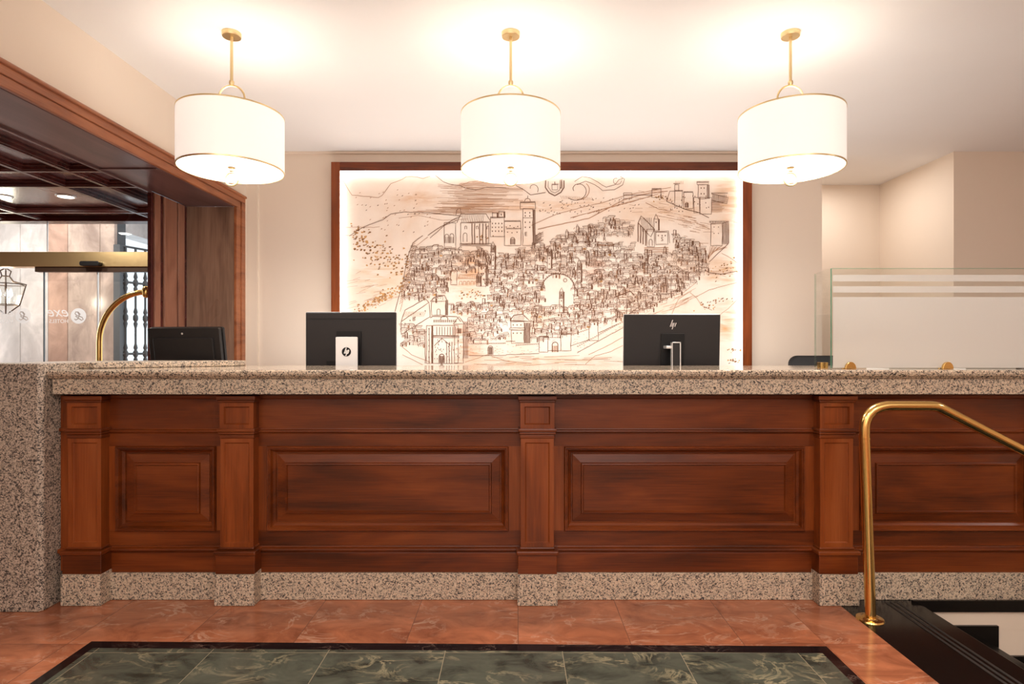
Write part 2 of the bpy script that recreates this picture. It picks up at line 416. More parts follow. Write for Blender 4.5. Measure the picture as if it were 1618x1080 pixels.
# back wall, with the shallow pilaster strip in the left corner
YB = 4.87
wb = MB(); wb.box(-2.172, 2.48, YB, YB+.2, 0, CE)
wb.box(-2.172, X(407, 4.845), 4.845, YB, 0, CE-.001)
struct(wb.build('wall_back', m_wall))
struct(MB().box(-2.172, 2.48, YB-.018, YB, CE-.018, CE-.0005).build('trim_1', m_wall))
wr = MB(); wr.box(2.2, 3.54, 5.85, 6.05, 0, CE); struct(wr.build('wall_recess', m_wall))
wr = MB(); wr.box(3.54, 6, 4.86, 6.05, 0, CE); struct(wr.build('wall_right', m_wall))
wr = MB(); wr.box(2.2, 2.48, YB+.2, 5.85, 0, CE); struct(wr.build('wall_inner', m_wall))
struct(MB().box(5.8, 6, -3.6, 4.86, -1.5, CE).build('wall_side', m_wall))
struct(MB().box(-2.3, 6, -3.8, -3.6, 0, CE).build('wall_front', m_wall))
# wall below the counter inside the stairwell
struct(MB().box(1.522, 5.8, 2.86, 2.895, -1.5, -.12).build('wall_stairwell', m_stairwall))
struct(MB().box(NX+.02, 5.8, 2.858, 2.894, -.13, -.042).build('wall_stairwell', m_stairwall))

struct(MB().box(1.4, 6, .4, 3.0, -1.7, -1.6).build('floor', m_blackgran))
struct(MB().box(1.4, 1.5, .4, 3.0, -1.6, -.12).build('wall_stairwell', m_stairwall))
struct(MB().box(1.5, 5.8, .45, .595, -1.6, -.12).build('wall_stairwell', m_stairwall))
area('stair_fill', (4.4, 1.6, 2.78), .5, 16, WARM, shape='DISK')  # added without a fitting, to brighten the stairwell wall
# ------------------------------------------------------------------ staircase down
st = thing('staircase', (NX, 1.7, -.2), 'polished black granite steps going down beside the brass handrail', 'stairs')
RY0, RY1 = .6, 2.857
for k in range(5):
    x0 = NX+.3*k-.02; zt = -.17*(k+1)
    s = MB().box(x0, x0+.34, RY0, RY1, zt-.05, zt)
    s.box(x0, x0+.02, RY0, RY1, zt, zt+.17-.04)
    stp = s.build('step', m_blackgran, st, bevel=.004)
    q = MB()
    for d in (.20, .225, .25): q.box(x0+d-.012+.0, x0+d, RY0, RY1, zt, zt+.0016)
    tag(q.build('grip_strip', m_strip, stp), 'matt grip strips')
nos = MB(); nos.box(NX-.05, NX+.012, RY0, RY1, -.0405, -.0005)
nos.build('nosing', m_blackgran, st, bevel=.004)
q = MB()
for d in (1.752, 1.778, 1.806): q.box(d, d+.012, RY0, RY1, .0005, .0022)
tag(q.build('grip_strip', m_strip, st), 'matt grip strips')
sk = MB(); yk0, yk1 = 2.845, 2.858
sk.box(NX-.02, 5.6, yk0, yk1, -.042, .012)
sk.box(NX+.012, X(1469, 2.85), yk0, yk1, -.30, -.04)
sk.box(X(1469, 2.85), X(1577, 2.85), yk0, yk1, -.45, -.108)
sk.box(X(1577, 2.85), X(1577, 2.85)+.3, yk0, yk1, -.6, -.252)
sk.box(X(1577, 2.85)+.3, X(1577, 2.85)+.6, yk0, yk1, -.8, -.42)
sk.build('stepped_skirting', m_blackgran, st)

# ------------------------------------------------------------------ reception counter
ct = thing('reception_counter', (0, 2.95, 0), 'long mahogany panelled reception counter on a granite plinth', 'counter')
XL, XR = -2.165, 3.55
MB().box(XL, XR, 2.935, 3.25, .12, .99).build('carcass', wood_x, ct)
pl = MB().box(XL, XR, 2.882, 2.96, 0.001, .129)
pl.build('plinth', gran, ct, bevel=.002)
yb = 2.90
MB().prism_x(XL, XR, [(yb+.01, .98), (yb-.012, .98), (yb-.01, .966), (yb-.004, .962), (yb+.01, .96)]).build('cornice', wood_x, ct)
def mould_at(z0, z1, y, d, name):
    h = z1-z0
    prof = [(y+.01, z1), (y-d*.45, z1), (y-d*.5, z1-h*.12), (y-d*.95, z1-h*.3), (y-d, z1-h*.5), (y-d*.85, z1-h*.66), (y-d*.4, z1-h*.74), (y-d*.3, z0), (y+.01, z0)]
    MB().prism_x(XL, XR, prof).build(name, wood_x, ct)
mould_at(.794, .820, yb, .016, 'upper_moulding')
mould_at(.224, .258, yb, .024, 'lower_moulding')
MB().box(XL, XR, yb-.008, yb+.01, .129, .224).build('base_board', wood_x, ct, bevel=.002)
EDG = []
def panel(px0, px1, pi0, pi1):
    x0, x1 = X(px0, 2.885), X(px1, 2.885)
    z0, z1 = .330, .735
    steps = [(-.001, yb+.002), (-.001, yb-.014), (.003, yb-.021), (.008, yb-.021), (.012, yb-.015), (.015, yb-.015), (.022, yb+.002), (.032, yb+.011), (.034, yb+.016), (.039, yb+.016), (.041, yb+.012), (.080, yb+.005), (.083, yb-.005), (.090, yb-.006), (.094, yb+.001), (.100, yb+.001)]
    EDG.append((x0, x1))
    p = MB().rings_rect(x0, x1, z0, z1, steps[:10])
    fr = p.build('panel_moulding', wood_x, ct)
    p2 = MB().rings_rect(x0, x1, z0, z1, steps[9:])
    p2.build('raised_field', wood_x, fr)
    bmm = None
for a in ((182, 340, 0, 0), (422, 803, 0, 0), (892, 1272, 0, 0), (1360, 1637, 0, 0)):
    panel(*a)
MB().box(XL, XR, yb-.003, 2.934, .735, .985).build('top_rail', wood_x, ct)
MB().box(XL, XR, yb-.003, 2.934, .13, .330).build('bottom_rail', wood_x, ct)
EDG = [(None, XL)]+EDG+[(XR, None)]
for (a0, a1), (b0, b1) in zip(EDG, EDG[1:]):
    MB().box(a1 if a0 is not None else XL, b0 if b0 != XR else XR, yb-.003, 2.934, .3302, .7348).build('stile', wood_z, ct)
def pilaster(xc):
    root = bpy.data.objects.new('pilaster', None); C.collection.objects.link(root); root.parent = ct
    root.location = Vector((xc, 2.86, 0))-Vector(ct.location)
    f = 2.84
    c = MB()
    c.rings_rect(xc-.080, xc+.080, .826, .951, [(0, 2.905), (0, f-.004), (.020, f-.004), (.021, f-.001), (.025, f+.006), (.0255, f+.006)])
    c.build('capital_block', wood_z, root)
    s = MB().rings_rect(xc-.078, xc+.078, .266, .781, [(0, 2.905), (0, f), (.020, f), (.021, f+.003), (.026, f+.008), (.0265, f+.008)])
    s.build('shaft', wood_z, root)
    m1 = MB(); m1.box(xc-.086, xc+.086, f-.012, 2.905, .951, .962); m1.box(xc-.092, xc+.092, f-.018, 2.905, .962, .982)
    m1.build('crown', wood_x, root, bevel=.003)
    m2 = MB(); m2.box(xc-.090, xc+.090, f-.018, 2.905, .812, .828); m2.box(xc-.086, xc+.086, f-.012, 2.905, .800, .812); m2.box(xc-.082, xc+.082, f-.005, 2.905, .781, .800)
    m2.build('neck_moulding', wood_x, root, bevel=.004)
    m3 = MB(); m3.box(xc-.083, xc+.083, f-.006, 2.905, .256, .268); m3.box(xc-.099, xc+.099, f-.030, 2.905, .236, .256)
    m3.build('base_moulding', wood_x, root, bevel=.005)
    MB().box(xc-.092, xc+.092, f-.020, 2.905, .146, .236).build('base_block', wood_x, root, bevel=.003)
    tag(MB().box(xc-.094, xc+.094, 2.812, 2.90, .001, .147).build('plinth_block', gran, root, bevel=.003), 'speckled granite block')
for xc in (-2.037, -1.3175, .1016, 1.515, 2.60):
    pilaster(xc)
fl = MB(); fl.box(-2.167, -2.112, 2.862, 2.905, .147, .98); fl.box(-2.167, -2.10, 2.85, 2.905, .812, .828); fl.box(-2.167, -2.10, 2.84, 2.905, .236, .256)
fl.build('end_stile', wood_z, ct, bevel=.002)
# worktop
wt = thing('countertop', (0, 3.1, .992), 'polished speckled granite slab lying along the whole counter', 'countertop')
yf = 2.778
prof = [(3.572, 1.066), (3.572, 1.1055), (yf+.012, 1.1055), (yf+.004, 1.1035), (yf-.001, 1.098), (yf-.002, 1.088), (yf+.002, 1.079), (yf+.010, 1.072), (yf+.016, 1.066)]
MB().prism_x(-2.168, 3.6, prof).build('slab', gran_top, wt)
xs = [-2.160, X(273, 2.8), X(895, 2.8), X(1390, 2.8), 3.6]
for a, b_ in zip(xs, xs[1:]):
    MB().box(a+.0006, b_-.0006, 2.802, 2.83, .992, 1.0655).build('fascia', gran, wt, bevel=.0015)
MB().box(-2.160, 3.6, 2.83, 3.55, .992, 1.0655).build('substrate', wood_x, wt)
# granite pier at the left end
pr = MB(); pr.prism_z([(-3.2, 2.747), (-2.186, 2.747), (-2.1695, 2.765), (-2.1695, 2.99), (-3.2, 2.99)], 0.0, 1.136)
tag(pr.build('granite_pier', gran_pier, None, bevel=.006), 'rough speckled granite pier standing at the left end of the counter', 'pier')
lt_ = thing('granite_ledge', (-2.1, 3.2, 0), 'pale granite ledge running back behind the left end of the counter', 'ledge')
MB().box(-2.48, -2.172, 2.993, 3.30, 0.0005, 1.105).build('support', gran, lt_, bevel=.002)
MB().prism_z([(-2.48, 2.993), (-2.10, 2.993), (-1.60, 3.44), (-1.60, 3.56), (-2.10, 3.56), (-2.48, 3.30)], 1.1060, 1.1365).build('upstand', gran, lt_, bevel=.005)
# ------------------------------------------------------------------ desk behind the counter
dk = thing('desk', (.6, 3.95, 0), 'lower work desk hidden behind the counter under the screens', 'desk')
MB().box(-1.62, 3.3, 3.60, 4.12, .73, .76).build('desktop', m_laminate, dk, bevel=.003)
for lx in (-1.55, .1, 1.7, 3.2):
    MB().box(lx-.02, lx+.02, 3.62, 4.08, 0.0005, .73).build('leg', m_laminate, dk, bevel=.002)

# ------------------------------------------------------------------ stroke helper for marks
def stroke(mb, pts, w_, y, thick=.0006):
    """flat ribbon in the XZ plane"""
    pts = [Vector(p) for p in pts]
    n = len(pts); L_ = []; R_ = []
    for k in range(n):
        d = pts[min(k+1,n-1)]-pts[max(k-1,0)]
        if d.length < 1e-9: d = Vector((1,0))
        d.normalize(); q = Vector((-d.y, d.x))*w_/2
        L_.append(pts[k]+q); R_.append(pts[k]-q)
    vl = [mb.bm.verts.new((p.x, y, p.y)) for p in L_]; vr = [mb.bm.verts.new((p.x, y, p.y)) for p in R_]
    for k in range(n-1):
        mb.bm.faces.new([vl[k], vr[k], vr[k+1], vl[k+1]])
def text_mesh(txt, size, center, mirror=False, name='lettering', mat=None, parent=None, shear=0, y=0, extr=.0004, bold=0):
    cu = bpy.data.curves.new('t', 'FONT'); cu.body = txt; cu.size = size; cu.align_x = 'CENTER'; cu.align_y = 'CENTER'
    cu.extrude = extr; cu.shear = shear; cu.offset = bold; cu.resolution_u = 4
    to = bpy.data.objects.new('t', cu); C.collection.objects.link(to)
    dg = bpy.context.evaluated_depsgraph_get()
    me = bpy.data.meshes.new_from_object(to.evaluated_get(dg))
    bpy.data.objects.remove(to); bpy.data.curves.remove(cu)
    M = Matrix.Translation(Vector((center[0], y, center[1]))) @ Matrix.Rotation(PI/2, 4, 'X')
    if mirror: M = M @ Matrix.Scale(-1, 4, (1,0,0))
    me.transform(M); me.name = name
    if mirror: me.flip_normals()
    me.materials.clear(); me.materials.append(mat)
    o = bpy.data.objects.new(name, me); C.collection.objects.link(o)
    if parent:
        o.parent = parent; me.transform(Matrix.Translation(-wloc(parent)))
    return o

# ------------------------------------------------------------------ monitors
def rrect(x0, x1, z0, z1, r, n=5):
    pts = []
    for cx_, cz_, a0 in ((x1-r, z1-r, 0), (x0+r, z1-r, PI/2), (x0+r, z0+r, PI), (x1-r, z0+r, 1.5*PI)):
        for k in range(n+1):
            a = a0+PI/2*k/n; pts.append((cx_+r*math.cos(a), cz_+r*math.sin(a)))
    return pts
def disc(mb, cx_, cz_, r, y0, y1, n=28):
    mb.prism_y([(cx_+r*math.cos(2*PI*i/n), cz_+r*math.sin(2*PI*i/n)) for i in range(n)], y0, y1)
YM = 3.70
# 1: tilted touch till screen (its back faces the camera)
m1 = thing('desktop_monitor', (-1.98, 3.74, .76), 'small black touch screen with a thick tilted back, leftmost on the desk', 'monitor')
def tilt(o, ang, piv):      # bake a tilt about X axis at world pivot, plus optional yaw
    M = Matrix.Translation(piv) @ ang @ Matrix.Translation(-Vector(piv))
    P = Matrix.Translation(wloc(o))
    o.data.transform(P.inverted() @ M @ P)
xa, xb = X(242, YM), X(360, YM)
zt = Z(517.5, YM)
R1 = Matrix.Rotation(-.10, 4, 'Z') @ Matrix.Rotation(.16, 4, 'X')
m1.location = ((xa+xb)/2+.02, YM, .76)
pv = Vector(((xa+xb)/2, YM, 1.0))
sh = MB().prism_y(rrect(xa+.005, xb+.005, .985, zt+.004, .01), YM-.028, YM).build('shell', m_black, m1, bevel=.003)
fr = MB().prism_y(rrect(xa-.0, xb+.012, .98, zt+.006, .012), YM, YM+.022).build('screen', m_black2, m1, bevel=.003)
bk = MB().prism_y(rrect(xa+.04, xb-.035, .99, zt-.055, .012), YM-.04, YM-.02).build('rear_cover', m_black, m1, bevel=.004)
lgp = MB(); disc(lgp, (xa+xb)/2-.002, zt-.030, .006, YM-.0295, YM-.027); lgp = lgp.build('badge', m_silver, m1)
for o in (sh, fr, bk, lgp): tilt(o, R1, pv)
sd = MB(); sd.box(pv.x-.05, pv.x+.05, YM-.02, YM+.03, .765, 1.05); sd.box(pv.x-.12, pv.x+.12, YM-.09, YM+.10, .76, .775)
sd.build('stand', m_black, m1, bevel=.006)
# 2: all-in-one computer with pale stand
m2 = thing('desktop_monitor', (X(556, YM), YM, .76), 'wide black screen with a pale stand and round logo, left of the map', 'monitor')
x0, x1 = X(484.5, YM), X(627, YM); zt = Z(492.5, YM)
cx2 = X(548, YM-.07)
a = MB().prism_y(rrect(x0, x1, 1.05, zt, .006), YM, YM+.012).build('screen', m_silver2, m2, bevel=.002)
b = MB().prism_y(rrect(x0+.001, x1-.001, 1.052, zt-.003, .006), YM-.022, YM-.0005).build('shell', m_black, m2, bevel=.006)
g = MB().box(x0+.03, x1-.03, YM-.0235, YM-.021, zt-.046, zt-.043).build('vent_slot', m_black2, m2)
q = MB().prism_y(rrect(cx2-.075, cx2+.075, 1.05, zt-.12, .004), YM-.03, YM-.02).build('mount_recess', m_black2, m2)
po = MB().box(x0+.13, x0+.19, YM-.0245, YM-.021, 1.07, 1.13).build('port_panel', m_black2, m2)
s2 = MB(); s2.prism_y(rrect(cx2-.066, cx2+.066, .775, Z(532, YM-.07), .006), YM-.078, YM-.066); s2.box(cx2-.05, cx2+.05, YM-.067, YM-.028, 1.19, 1.26)
s2.box(cx2-.10, cx2+.10, YM-.09, YM+.10, .76, .775)
std = s2.build('stand', m_silver2, m2, bevel=.003)
lz = Z(555.5, YM-.08)
lg_ = MB(); disc(lg_, cx2, lz, .0275, YM-.0795, YM-.078); lgo = tag(lg_.build('round_logo', m_black2, std), 'dark round logo')
def hp_marks(mb, cx_, cz_, s, y, wd):
    sl = .36
    def P(u, v): return (cx_+s*(u+sl*v), cz_+s*v)
    stroke(mb, [P(-.42, 1.15), P(-.42, -.5)], wd, y)
    stroke(mb, [P(-.42, .42), P(-.2, .5), P(-.06, .36), P(-.06, -.5)], wd, y)
    stroke(mb, [P(.26, .5), P(.26, -1.15)], wd, y)
    stroke(mb, [P(.26, .48), P(.52, .46), P(.6, .3), P(.6, -.3), P(.5, -.48), P(.26, -.48)], wd, y)
t = MB(); hp_marks(t, cx2, lz, .0215, YM-.0802, .0058); tag(t.build('logo_letters', m_silver2, std), 'pale letters')
# 3: monitor with silver slanted-bars logo
m3 = thing('desktop_monitor', (X(1058, YM), YM, .76), 'wide black screen with slanted bar logo and silver post stand, right of the map', 'monitor')
x0, x1 = X(984.5, YM), X(1136, YM); zt = Z(496, YM)
parts = []
parts.append(MB().prism_y(rrect(x0, x1, 1.04, zt, .004), YM, YM+.010).build('screen', m_silver, m3, bevel=.002))
parts.append(MB().prism_y(rrect(x0+.001, x1-.001, 1.042, zt-.003, .004), YM-.02, YM-.0005).build('shell', m_black, m3, bevel=.004))
cx3 = X(1061, YM)
parts.append(MB().prism_y(rrect(cx3-.072, cx3+.072, 1.05, zt-.118, .004), YM-.026, YM-.019).build('mount_recess', m_black2, m3, bevel=.002))
t = MB(); s = .0195; sl = .36; lz = Z(512, YM); cxl = X(1061.5, YM)
def P3(u, v): return (cxl+s*(u+sl*v), lz+s*v)
for u, v0, v1 in ((-.62, -.75, 1.35), (-.15, -.75, .45), (.25, -1.55, .45), (.8, -.75, .45)):
    stroke(t, [P3(u, v0), P3(u, v1)], .0042, YM-.0212)
parts.append(tag(t.build('bar_logo', m_silver, m3), 'silver slanted bars'))
R3 = Matrix.Rotation(.06, 4, 'X')
for o in parts: tilt(o, R3, Vector((cx3, YM, 1.2)))
xs0, xs1 = X(1059.5, YM-.1), X(1074, YM-.1); zs = Z(540, YM-.12)
s3 = MB(); s3.box(xs0+.004, xs1-.004, YM-.125, YM-.09, .775, zs-.004)
std = s3.build('stand', m_black, m3, bevel=.002)
e = MB(); e.box(xs0+.002, xs0+.006, YM-.128, YM-.09, .775, zs); e.box(xs1-.006, xs1, YM-.128, YM-.09, .775, zs); e.box(xs0+.002, xs1, YM-.128, YM-.09, zs-.006, zs)
tag(e.build('stand_edge', m_silver, std, bevel=.001), 'silver edge')
e = MB(); e.box(xs0-.026, xs0+.02, YM-.105, YM-.024, zs-.04, zs-.022); e.build('hinge', m_silver, std, bevel=.004)
e = MB(); e.box(xs0-.09, xs1+.09, YM-.09, YM+.12, .7605, .775); e.build('base', m_silver, m3, bevel=.004)

# ------------------------------------------------------------------ pendant lamps
def arc(cx_, cy_, cz_, r, a0, a1, n, plane='xz'):
    return [(cx_+r*math.cos(a0+(a1-a0)*k/n), cy_, cz_+r*math.sin(a0+(a1-a0)*k/n)) for k in range(n+1)]
def make_lamp(x, y, label):
    t = thing('pendant_lamp', (x, y, CE), label, 'lamp', 'drum pendant lamps over the counter')
    R = .25; zb, ztp = 2.108, 2.385
    MB().lathe((x, y, 0), [(0, CE-.0005), (.046, CE-.0005), (.046, CE-.018), (.044, CE-.022), (0, CE-.022)], 36).build('canopy', m_gold, t, smooth=True)
    rod = MB().lathe((x, y, 0), [(0, CE-.02), (.0075, CE-.02), (.0075, 2.56), (.012, 2.556), (.013, 2.545), (.009, 2.535), (0, 2.535)], 16).build('rod', m_gold, t, smooth=True)
    MB().tube(arc(x, y, 2.468, .066, 0, 2*PI, 36)[:-1], .005, 8, closed=True).build('hanging_ring', m_gold, t, smooth=True)
    MB().lathe((x, y, 0), [(0, 2.404), (.006, 2.404), (.006, 2.130), (0, 2.130)], 10).build('stem', m_gold, t, smooth=True)
    sp = MB()
    for k in range(3):
        a = PI/6+k*2*PI/3
        sp.tube([(x, y, 2.37), (x+(R-.003)*math.cos(a), y+(R-.003)*math.sin(a), 2.37)], .0025, 6)
    sp.build('spider', m_gold, t)
    s = MB().lathe((x, y, 0), [(R, zb), (R, ztp), (R-.003, ztp), (R-.003, zb)], 72)
    shd = s.build('lamp_shade', m_shade, t, smooth=True)
    for zz in (zb, ztp):
        MB().lathe((x, y, 0), [(R+.0015, zz-.0035), (R+.0015, zz+.0035), (R-.0035, zz+.0035), (R-.0035, zz-.0035), (R+.0015, zz-.0035)], 72).build('rim', m_gold, shd, smooth=True)
    MB().lathe((x, y, 0), [(0, zb+.012), (R-.006, zb+.012), (R-.006, zb+.016), (0, zb+.016)], 60).build('diffuser', m_diff, t)
    fin = MB(); fin.lathe((x, y, 0), [(0, 2.124), (.018, 2.122), (.018, 2.117), (.008, 2.112), (.012, 2.106), (.010, 2.100), (0, 2.098)], 18)
    fin.tube(arc(x, y, 2.062, .033, 0, 2*PI, 28)[:-1], .0052, 8, closed=True)
    fin.build('finial', m_finial, t, smooth=True)
    for k in range(3):
        a = PI/2+k*2*PI/3
        bl = MB().lathe((x+.075*math.cos(a), y+.075*math.sin(a), 2.25), [(0, .045), (.018, .04), (.03, .015), (.028, -.01), (.013, -.035), (0, -.036)], 12)
        bl.build('bulb', m_bulb, t, smooth=True)
    l = bpy.data.lights.new('lamp_glow', 'POINT'); l.energy = 2.6; l.color = (1, .98, .97); l.shadow_soft_size = .06
    lo = bpy.data.objects.new('lamp_glow', l); C.collection.objects.link(lo); lo.location = (x, y, 2.275)
    l = area('lamp_down', (x, y, zb+.008), .42, 11, (1, .95, .9), shape='DISK')
    return t
YLp = 3.04
for px, lab in ((366, 'leftmost of three white drum pendant lamps, over the small tilted screen'),
                (807, 'middle one of three white drum pendant lamps, in front of the city map'),
                (1249, 'rightmost of three white drum pendant lamps, above the glass screen')):
    make_lamp(X(px, YLp), YLp, lab)

# ------------------------------------------------------------------ mural
YW = 4.8695
mu = thing('wall_mural', (X(855, 4.8), YW, .8), 'large framed sepia drawing of an old walled city, lit around its edges', 'picture')
fy = 4.80
fx0, fx1 = X(523, fy), X(1188.5, fy); ix0, ix1 = X(537, fy), X(1173.5, fy)
fz1, iz1 = Z(255.5, fy), Z(269.5, fy); fz0, iz0 = .86, .93
MB().box(fx0, ix0, fy, YW, fz0, fz1).build('frame_side', wood_z, mu, bevel=.003)
MB().box(ix1, fx1, fy, YW, fz0, fz1).build('frame_side', wood_z, mu, bevel=.003)
MB().box(ix0, ix1, fy, YW, iz1, fz1).build('frame_top', wood_x, mu, bevel=.003)
MB().box(ix0, ix1, fy, YW, fz0, iz0).build('frame_bottom', wood_x, mu, bevel=.003)
# light strips tucked between the frame and the panel
YP = 4.835
ls = MB()
ls.box(ix0+.0005, ix0+.004, fy+.006, fy+.016, iz0, iz1); ls.box(ix1-.004, ix1-.0005, fy+.006, fy+.016, iz0, iz1)
ls.box(ix0+.005, ix1-.005, fy+.006, fy+.016, iz1-.004, iz1-.0005)
ls.build('light_strip', m_led, mu)
def mural_paper():
    m, nt, b = mat_new('aged_paper_print'); L = nt.links
    v = coords(nt, (1, 1, 1), rnd=False)
    n = N(nt, 'ShaderNodeTexNoise'); n.inputs['Scale'].default_value = 2.2; n.inputs['Detail'].default_value = 5; n.inputs['Distortion'].default_value = .6
    L.new(v, n.inputs['Vector'])
    r = ramp(nt, [(.3, srgb(232, 206, 184)), (.5, srgb(238, 220, 204)), (.7, srgb(243, 231, 218))]); L.new(n.outputs[0], r.inputs[0])
    out = r.outputs[0]
    # brush streaks used to break up the painted washes
    vs = coords(nt, (5, 1, 26), rnd=False); ns = N(nt, 'ShaderNodeTexNoise'); ns.inputs['Scale'].default_value = 1.0; ns.inputs['Detail'].default_value = 6; ns.inputs['Distortion'].default_value = .8
    L.new(vs, ns.inputs['Vector'])
    sr = N(nt, 'ShaderNodeMapRange'); sr.inputs['From Min'].default_value = .35; sr.inputs['From Max'].default_value = .7; L.new(ns.outputs[0], sr.inputs[0])
    for u, v_, ru, rv, col in ((770, 325, 120, 16, (222, 176, 136)), (660, 312, 60, 14, (222, 180, 144)), (900, 325, 110, 14, (226, 182, 142)), (1150, 320, 30, 60, (214, 166, 116)), (1150, 510, 30, 50, (206, 146, 86)), (600, 440, 50, 45, (216, 180, 130)), (742, 430, 45, 50, (220, 164, 116)), (738, 540, 40, 60, (208, 146, 104)), (940, 425, 26, 30, (206, 140, 104)), (1140, 430, 40, 30, (210, 164, 112)), (860, 572, 220, 14, (226, 184, 144)), (1060, 330, 70, 24, (220, 176, 134))):
        p = ((u-CX)*YP/F-wloc(mu).x, 0, H-(v_-CY)*YP/F-wloc(mu).z)
        sub = N(nt, 'ShaderNodeVectorMath', operation='SUBTRACT'); sub.inputs[1].default_value = p; L.new(v, sub.inputs[0])
        mul = N(nt, 'ShaderNodeVectorMath', operation='MULTIPLY'); mul.inputs[1].default_value = (F/YP/ru, 0, F/YP/rv); L.new(sub.outputs[0], mul.inputs[0])
        ln_n = N(nt, 'ShaderNodeVectorMath', operation='LENGTH'); L.new(mul.outputs[0], ln_n.inputs[0])
        mr = N(nt, 'ShaderNodeMapRange'); mr.interpolation_type = 'SMOOTHSTEP'; mr.inputs['From Min'].default_value = .1; mr.inputs['From Max'].default_value = 1.1; mr.inputs['To Min'].default_value = .95; mr.inputs['To Max'].default_value = 0
        L.new(ln_n.outputs['Value'], mr.inputs[0])
        f = N(nt, 'ShaderNodeMath', operation='MULTIPLY'); L.new(mr.outputs[0], f.inputs[0]); L.new(sr.outputs[0], f.inputs[1])
        mx = N(nt, 'ShaderNodeMix'); mx.data_type = 'RGBA'; mx.inputs[7].default_value = (*srgb(*col), 1)
        L.new(f.outputs[0], mx.inputs[0]); L.new(out, mx.inputs[6]); out = mx.outputs[2]
    L.new(out, b.inputs['Base Color']); setp(b, Roughness=.7)
    return m
MB().box(ix0+.001, ix1-.001, YP, YP+.012, iz0+.001, iz1-.001).build('print_panel', mural_paper(), mu)

ink = plain('sepia_ink', srgb(114, 78, 56), .8); ink2 = plain('light_sepia_ink', srgb(180, 138, 108), .8)
och = plain('ochre_wash', srgb(206, 156, 98), .8); och2 = plain('olive_wash', srgb(164, 120, 76), .8)
K = YP/F
def U(u, v): return ((u-CX)*K, H-(v-CY)*K)
D = {k: MB() for k in ('ink', 'ink2', 'och', 'och2')}
YOFF = {'och': .0004, 'och2': .0012, 'ink2': .0020, 'ink': .0028}
rn = random.Random(11)
def inside(u, v): return 539 < u < 1172 and 272 < v < 606
SN = [0]
def lay(k):      # every pen stroke lies a hair above the one before
    SN[0] += 1
    return YP-YOFF[k]-(SN[0] % 260)*2.5e-6
def ln(pts, w_=.75, k='ink', j=.35, sub=7):
    out = []
    for (a, b_), (c, d) in zip(pts, pts[1:]):
        n = max(1, int(math.hypot(c-a, d-b_)/sub))
        for i in range(n):
            t_ = i/n; out.append((a+(c-a)*t_+rn.uniform(-j, j), b_+(d-b_)*t_+rn.uniform(-j, j)))
    out.append(pts[-1])
    run = []
    for p in out:
        if inside(*p): run.append(U(*p))
        else:
            if len(run) > 1: stroke(D[k], run, w_*K, lay(k))
            run = []
    if len(run) > 1: stroke(D[k], run, w_*K, lay(k))
def blob(u, v, r, k, sx=1.0):
    if k.startswith('wash'):
        if r > 2.5: return
        k = 'och'
    if not inside(u, v): return
    n = 7; a0 = rn.random()*6; yy = lay(k); r *= .85
    pts = []
    for i in range(n):
        a = a0+2*PI*i/n; rr = r*rn.uniform(.6, 1.2)
        p = U(u+rr*sx*math.cos(a), v+rr*math.sin(a)); pts.append((p[0], yy, p[1]))
    D[k].poly(pts)
def rect(u0, v0, u1, v1, w_=.8, k='ink'):
    ln([(u0, v0), (u1, v0), (u1, v1), (u0, v1), (u0, v0)], w_, k)
def hatch(u0, v0, u1, v1, n, k='ink2', w_=.5, slant=0, horiz=False):
    for i in range(n):
        t_ = (i+.5)/n
        if horiz: ln([(u0, v0+(v1-v0)*t_), (u1, v0+(v1-v0)*t_+slant)], w_, k, .3, 9)
        else: ln([(u0+(u1-u0)*t_, v0), (u0+(u1-u0)*t_+slant, v1)], w_, k, .3, 9)
def window(u, v, w_=1.4, h=2.2): ln([(u, v), (u, v+h)], w_, 'ink', 0)
def arch(u, v, w_, h, k='ink', lw=.8):
    p = [(u-w_/2, v)]+[(u-w_/2*math.cos(PI*i/6), v-h+w_/2-w_/2*math.sin(PI*i/6)) for i in range(7)]+[(u+w_/2, v)]
    ln(p, lw, k, .1)
def cren(u0, u1, v, s=2.2, h=1.6):
    u = u0; p = []
    while u < u1:
        p += [(u, v), (u, v-h), (u+s*.6, v-h), (u+s*.6, v)]; u += s
    ln(p, .6, 'ink', .1)
def tower(u0, u1, v0, v1, cap=True, nw=2, spire=False):
    rect(u0, v0, u1, v1); hatch(u1, v0, u1+(u1-u0)*.3, v1, 4, 'ink', .6)
    w_ = u1-u0
    if cap:
        rect(u0-w_*.15, v0-4, u1+w_*.15, v0); cren(u0-w_*.15, u1+w_*.15, v0-4)
    if spire: ln([(u0, v0), ((u0+u1)/2, v0-w_*1.1), (u1, v0)], .9)
    v = v0+4
    while v < v1-5:
        for i in range(nw): window(u0+w_*(i+1)/(nw+1), v)
        v += 9
MASK = []
def masked(u, v):
    return any(a < u < c and b_ < v < d for a, b_, c, d in MASK)
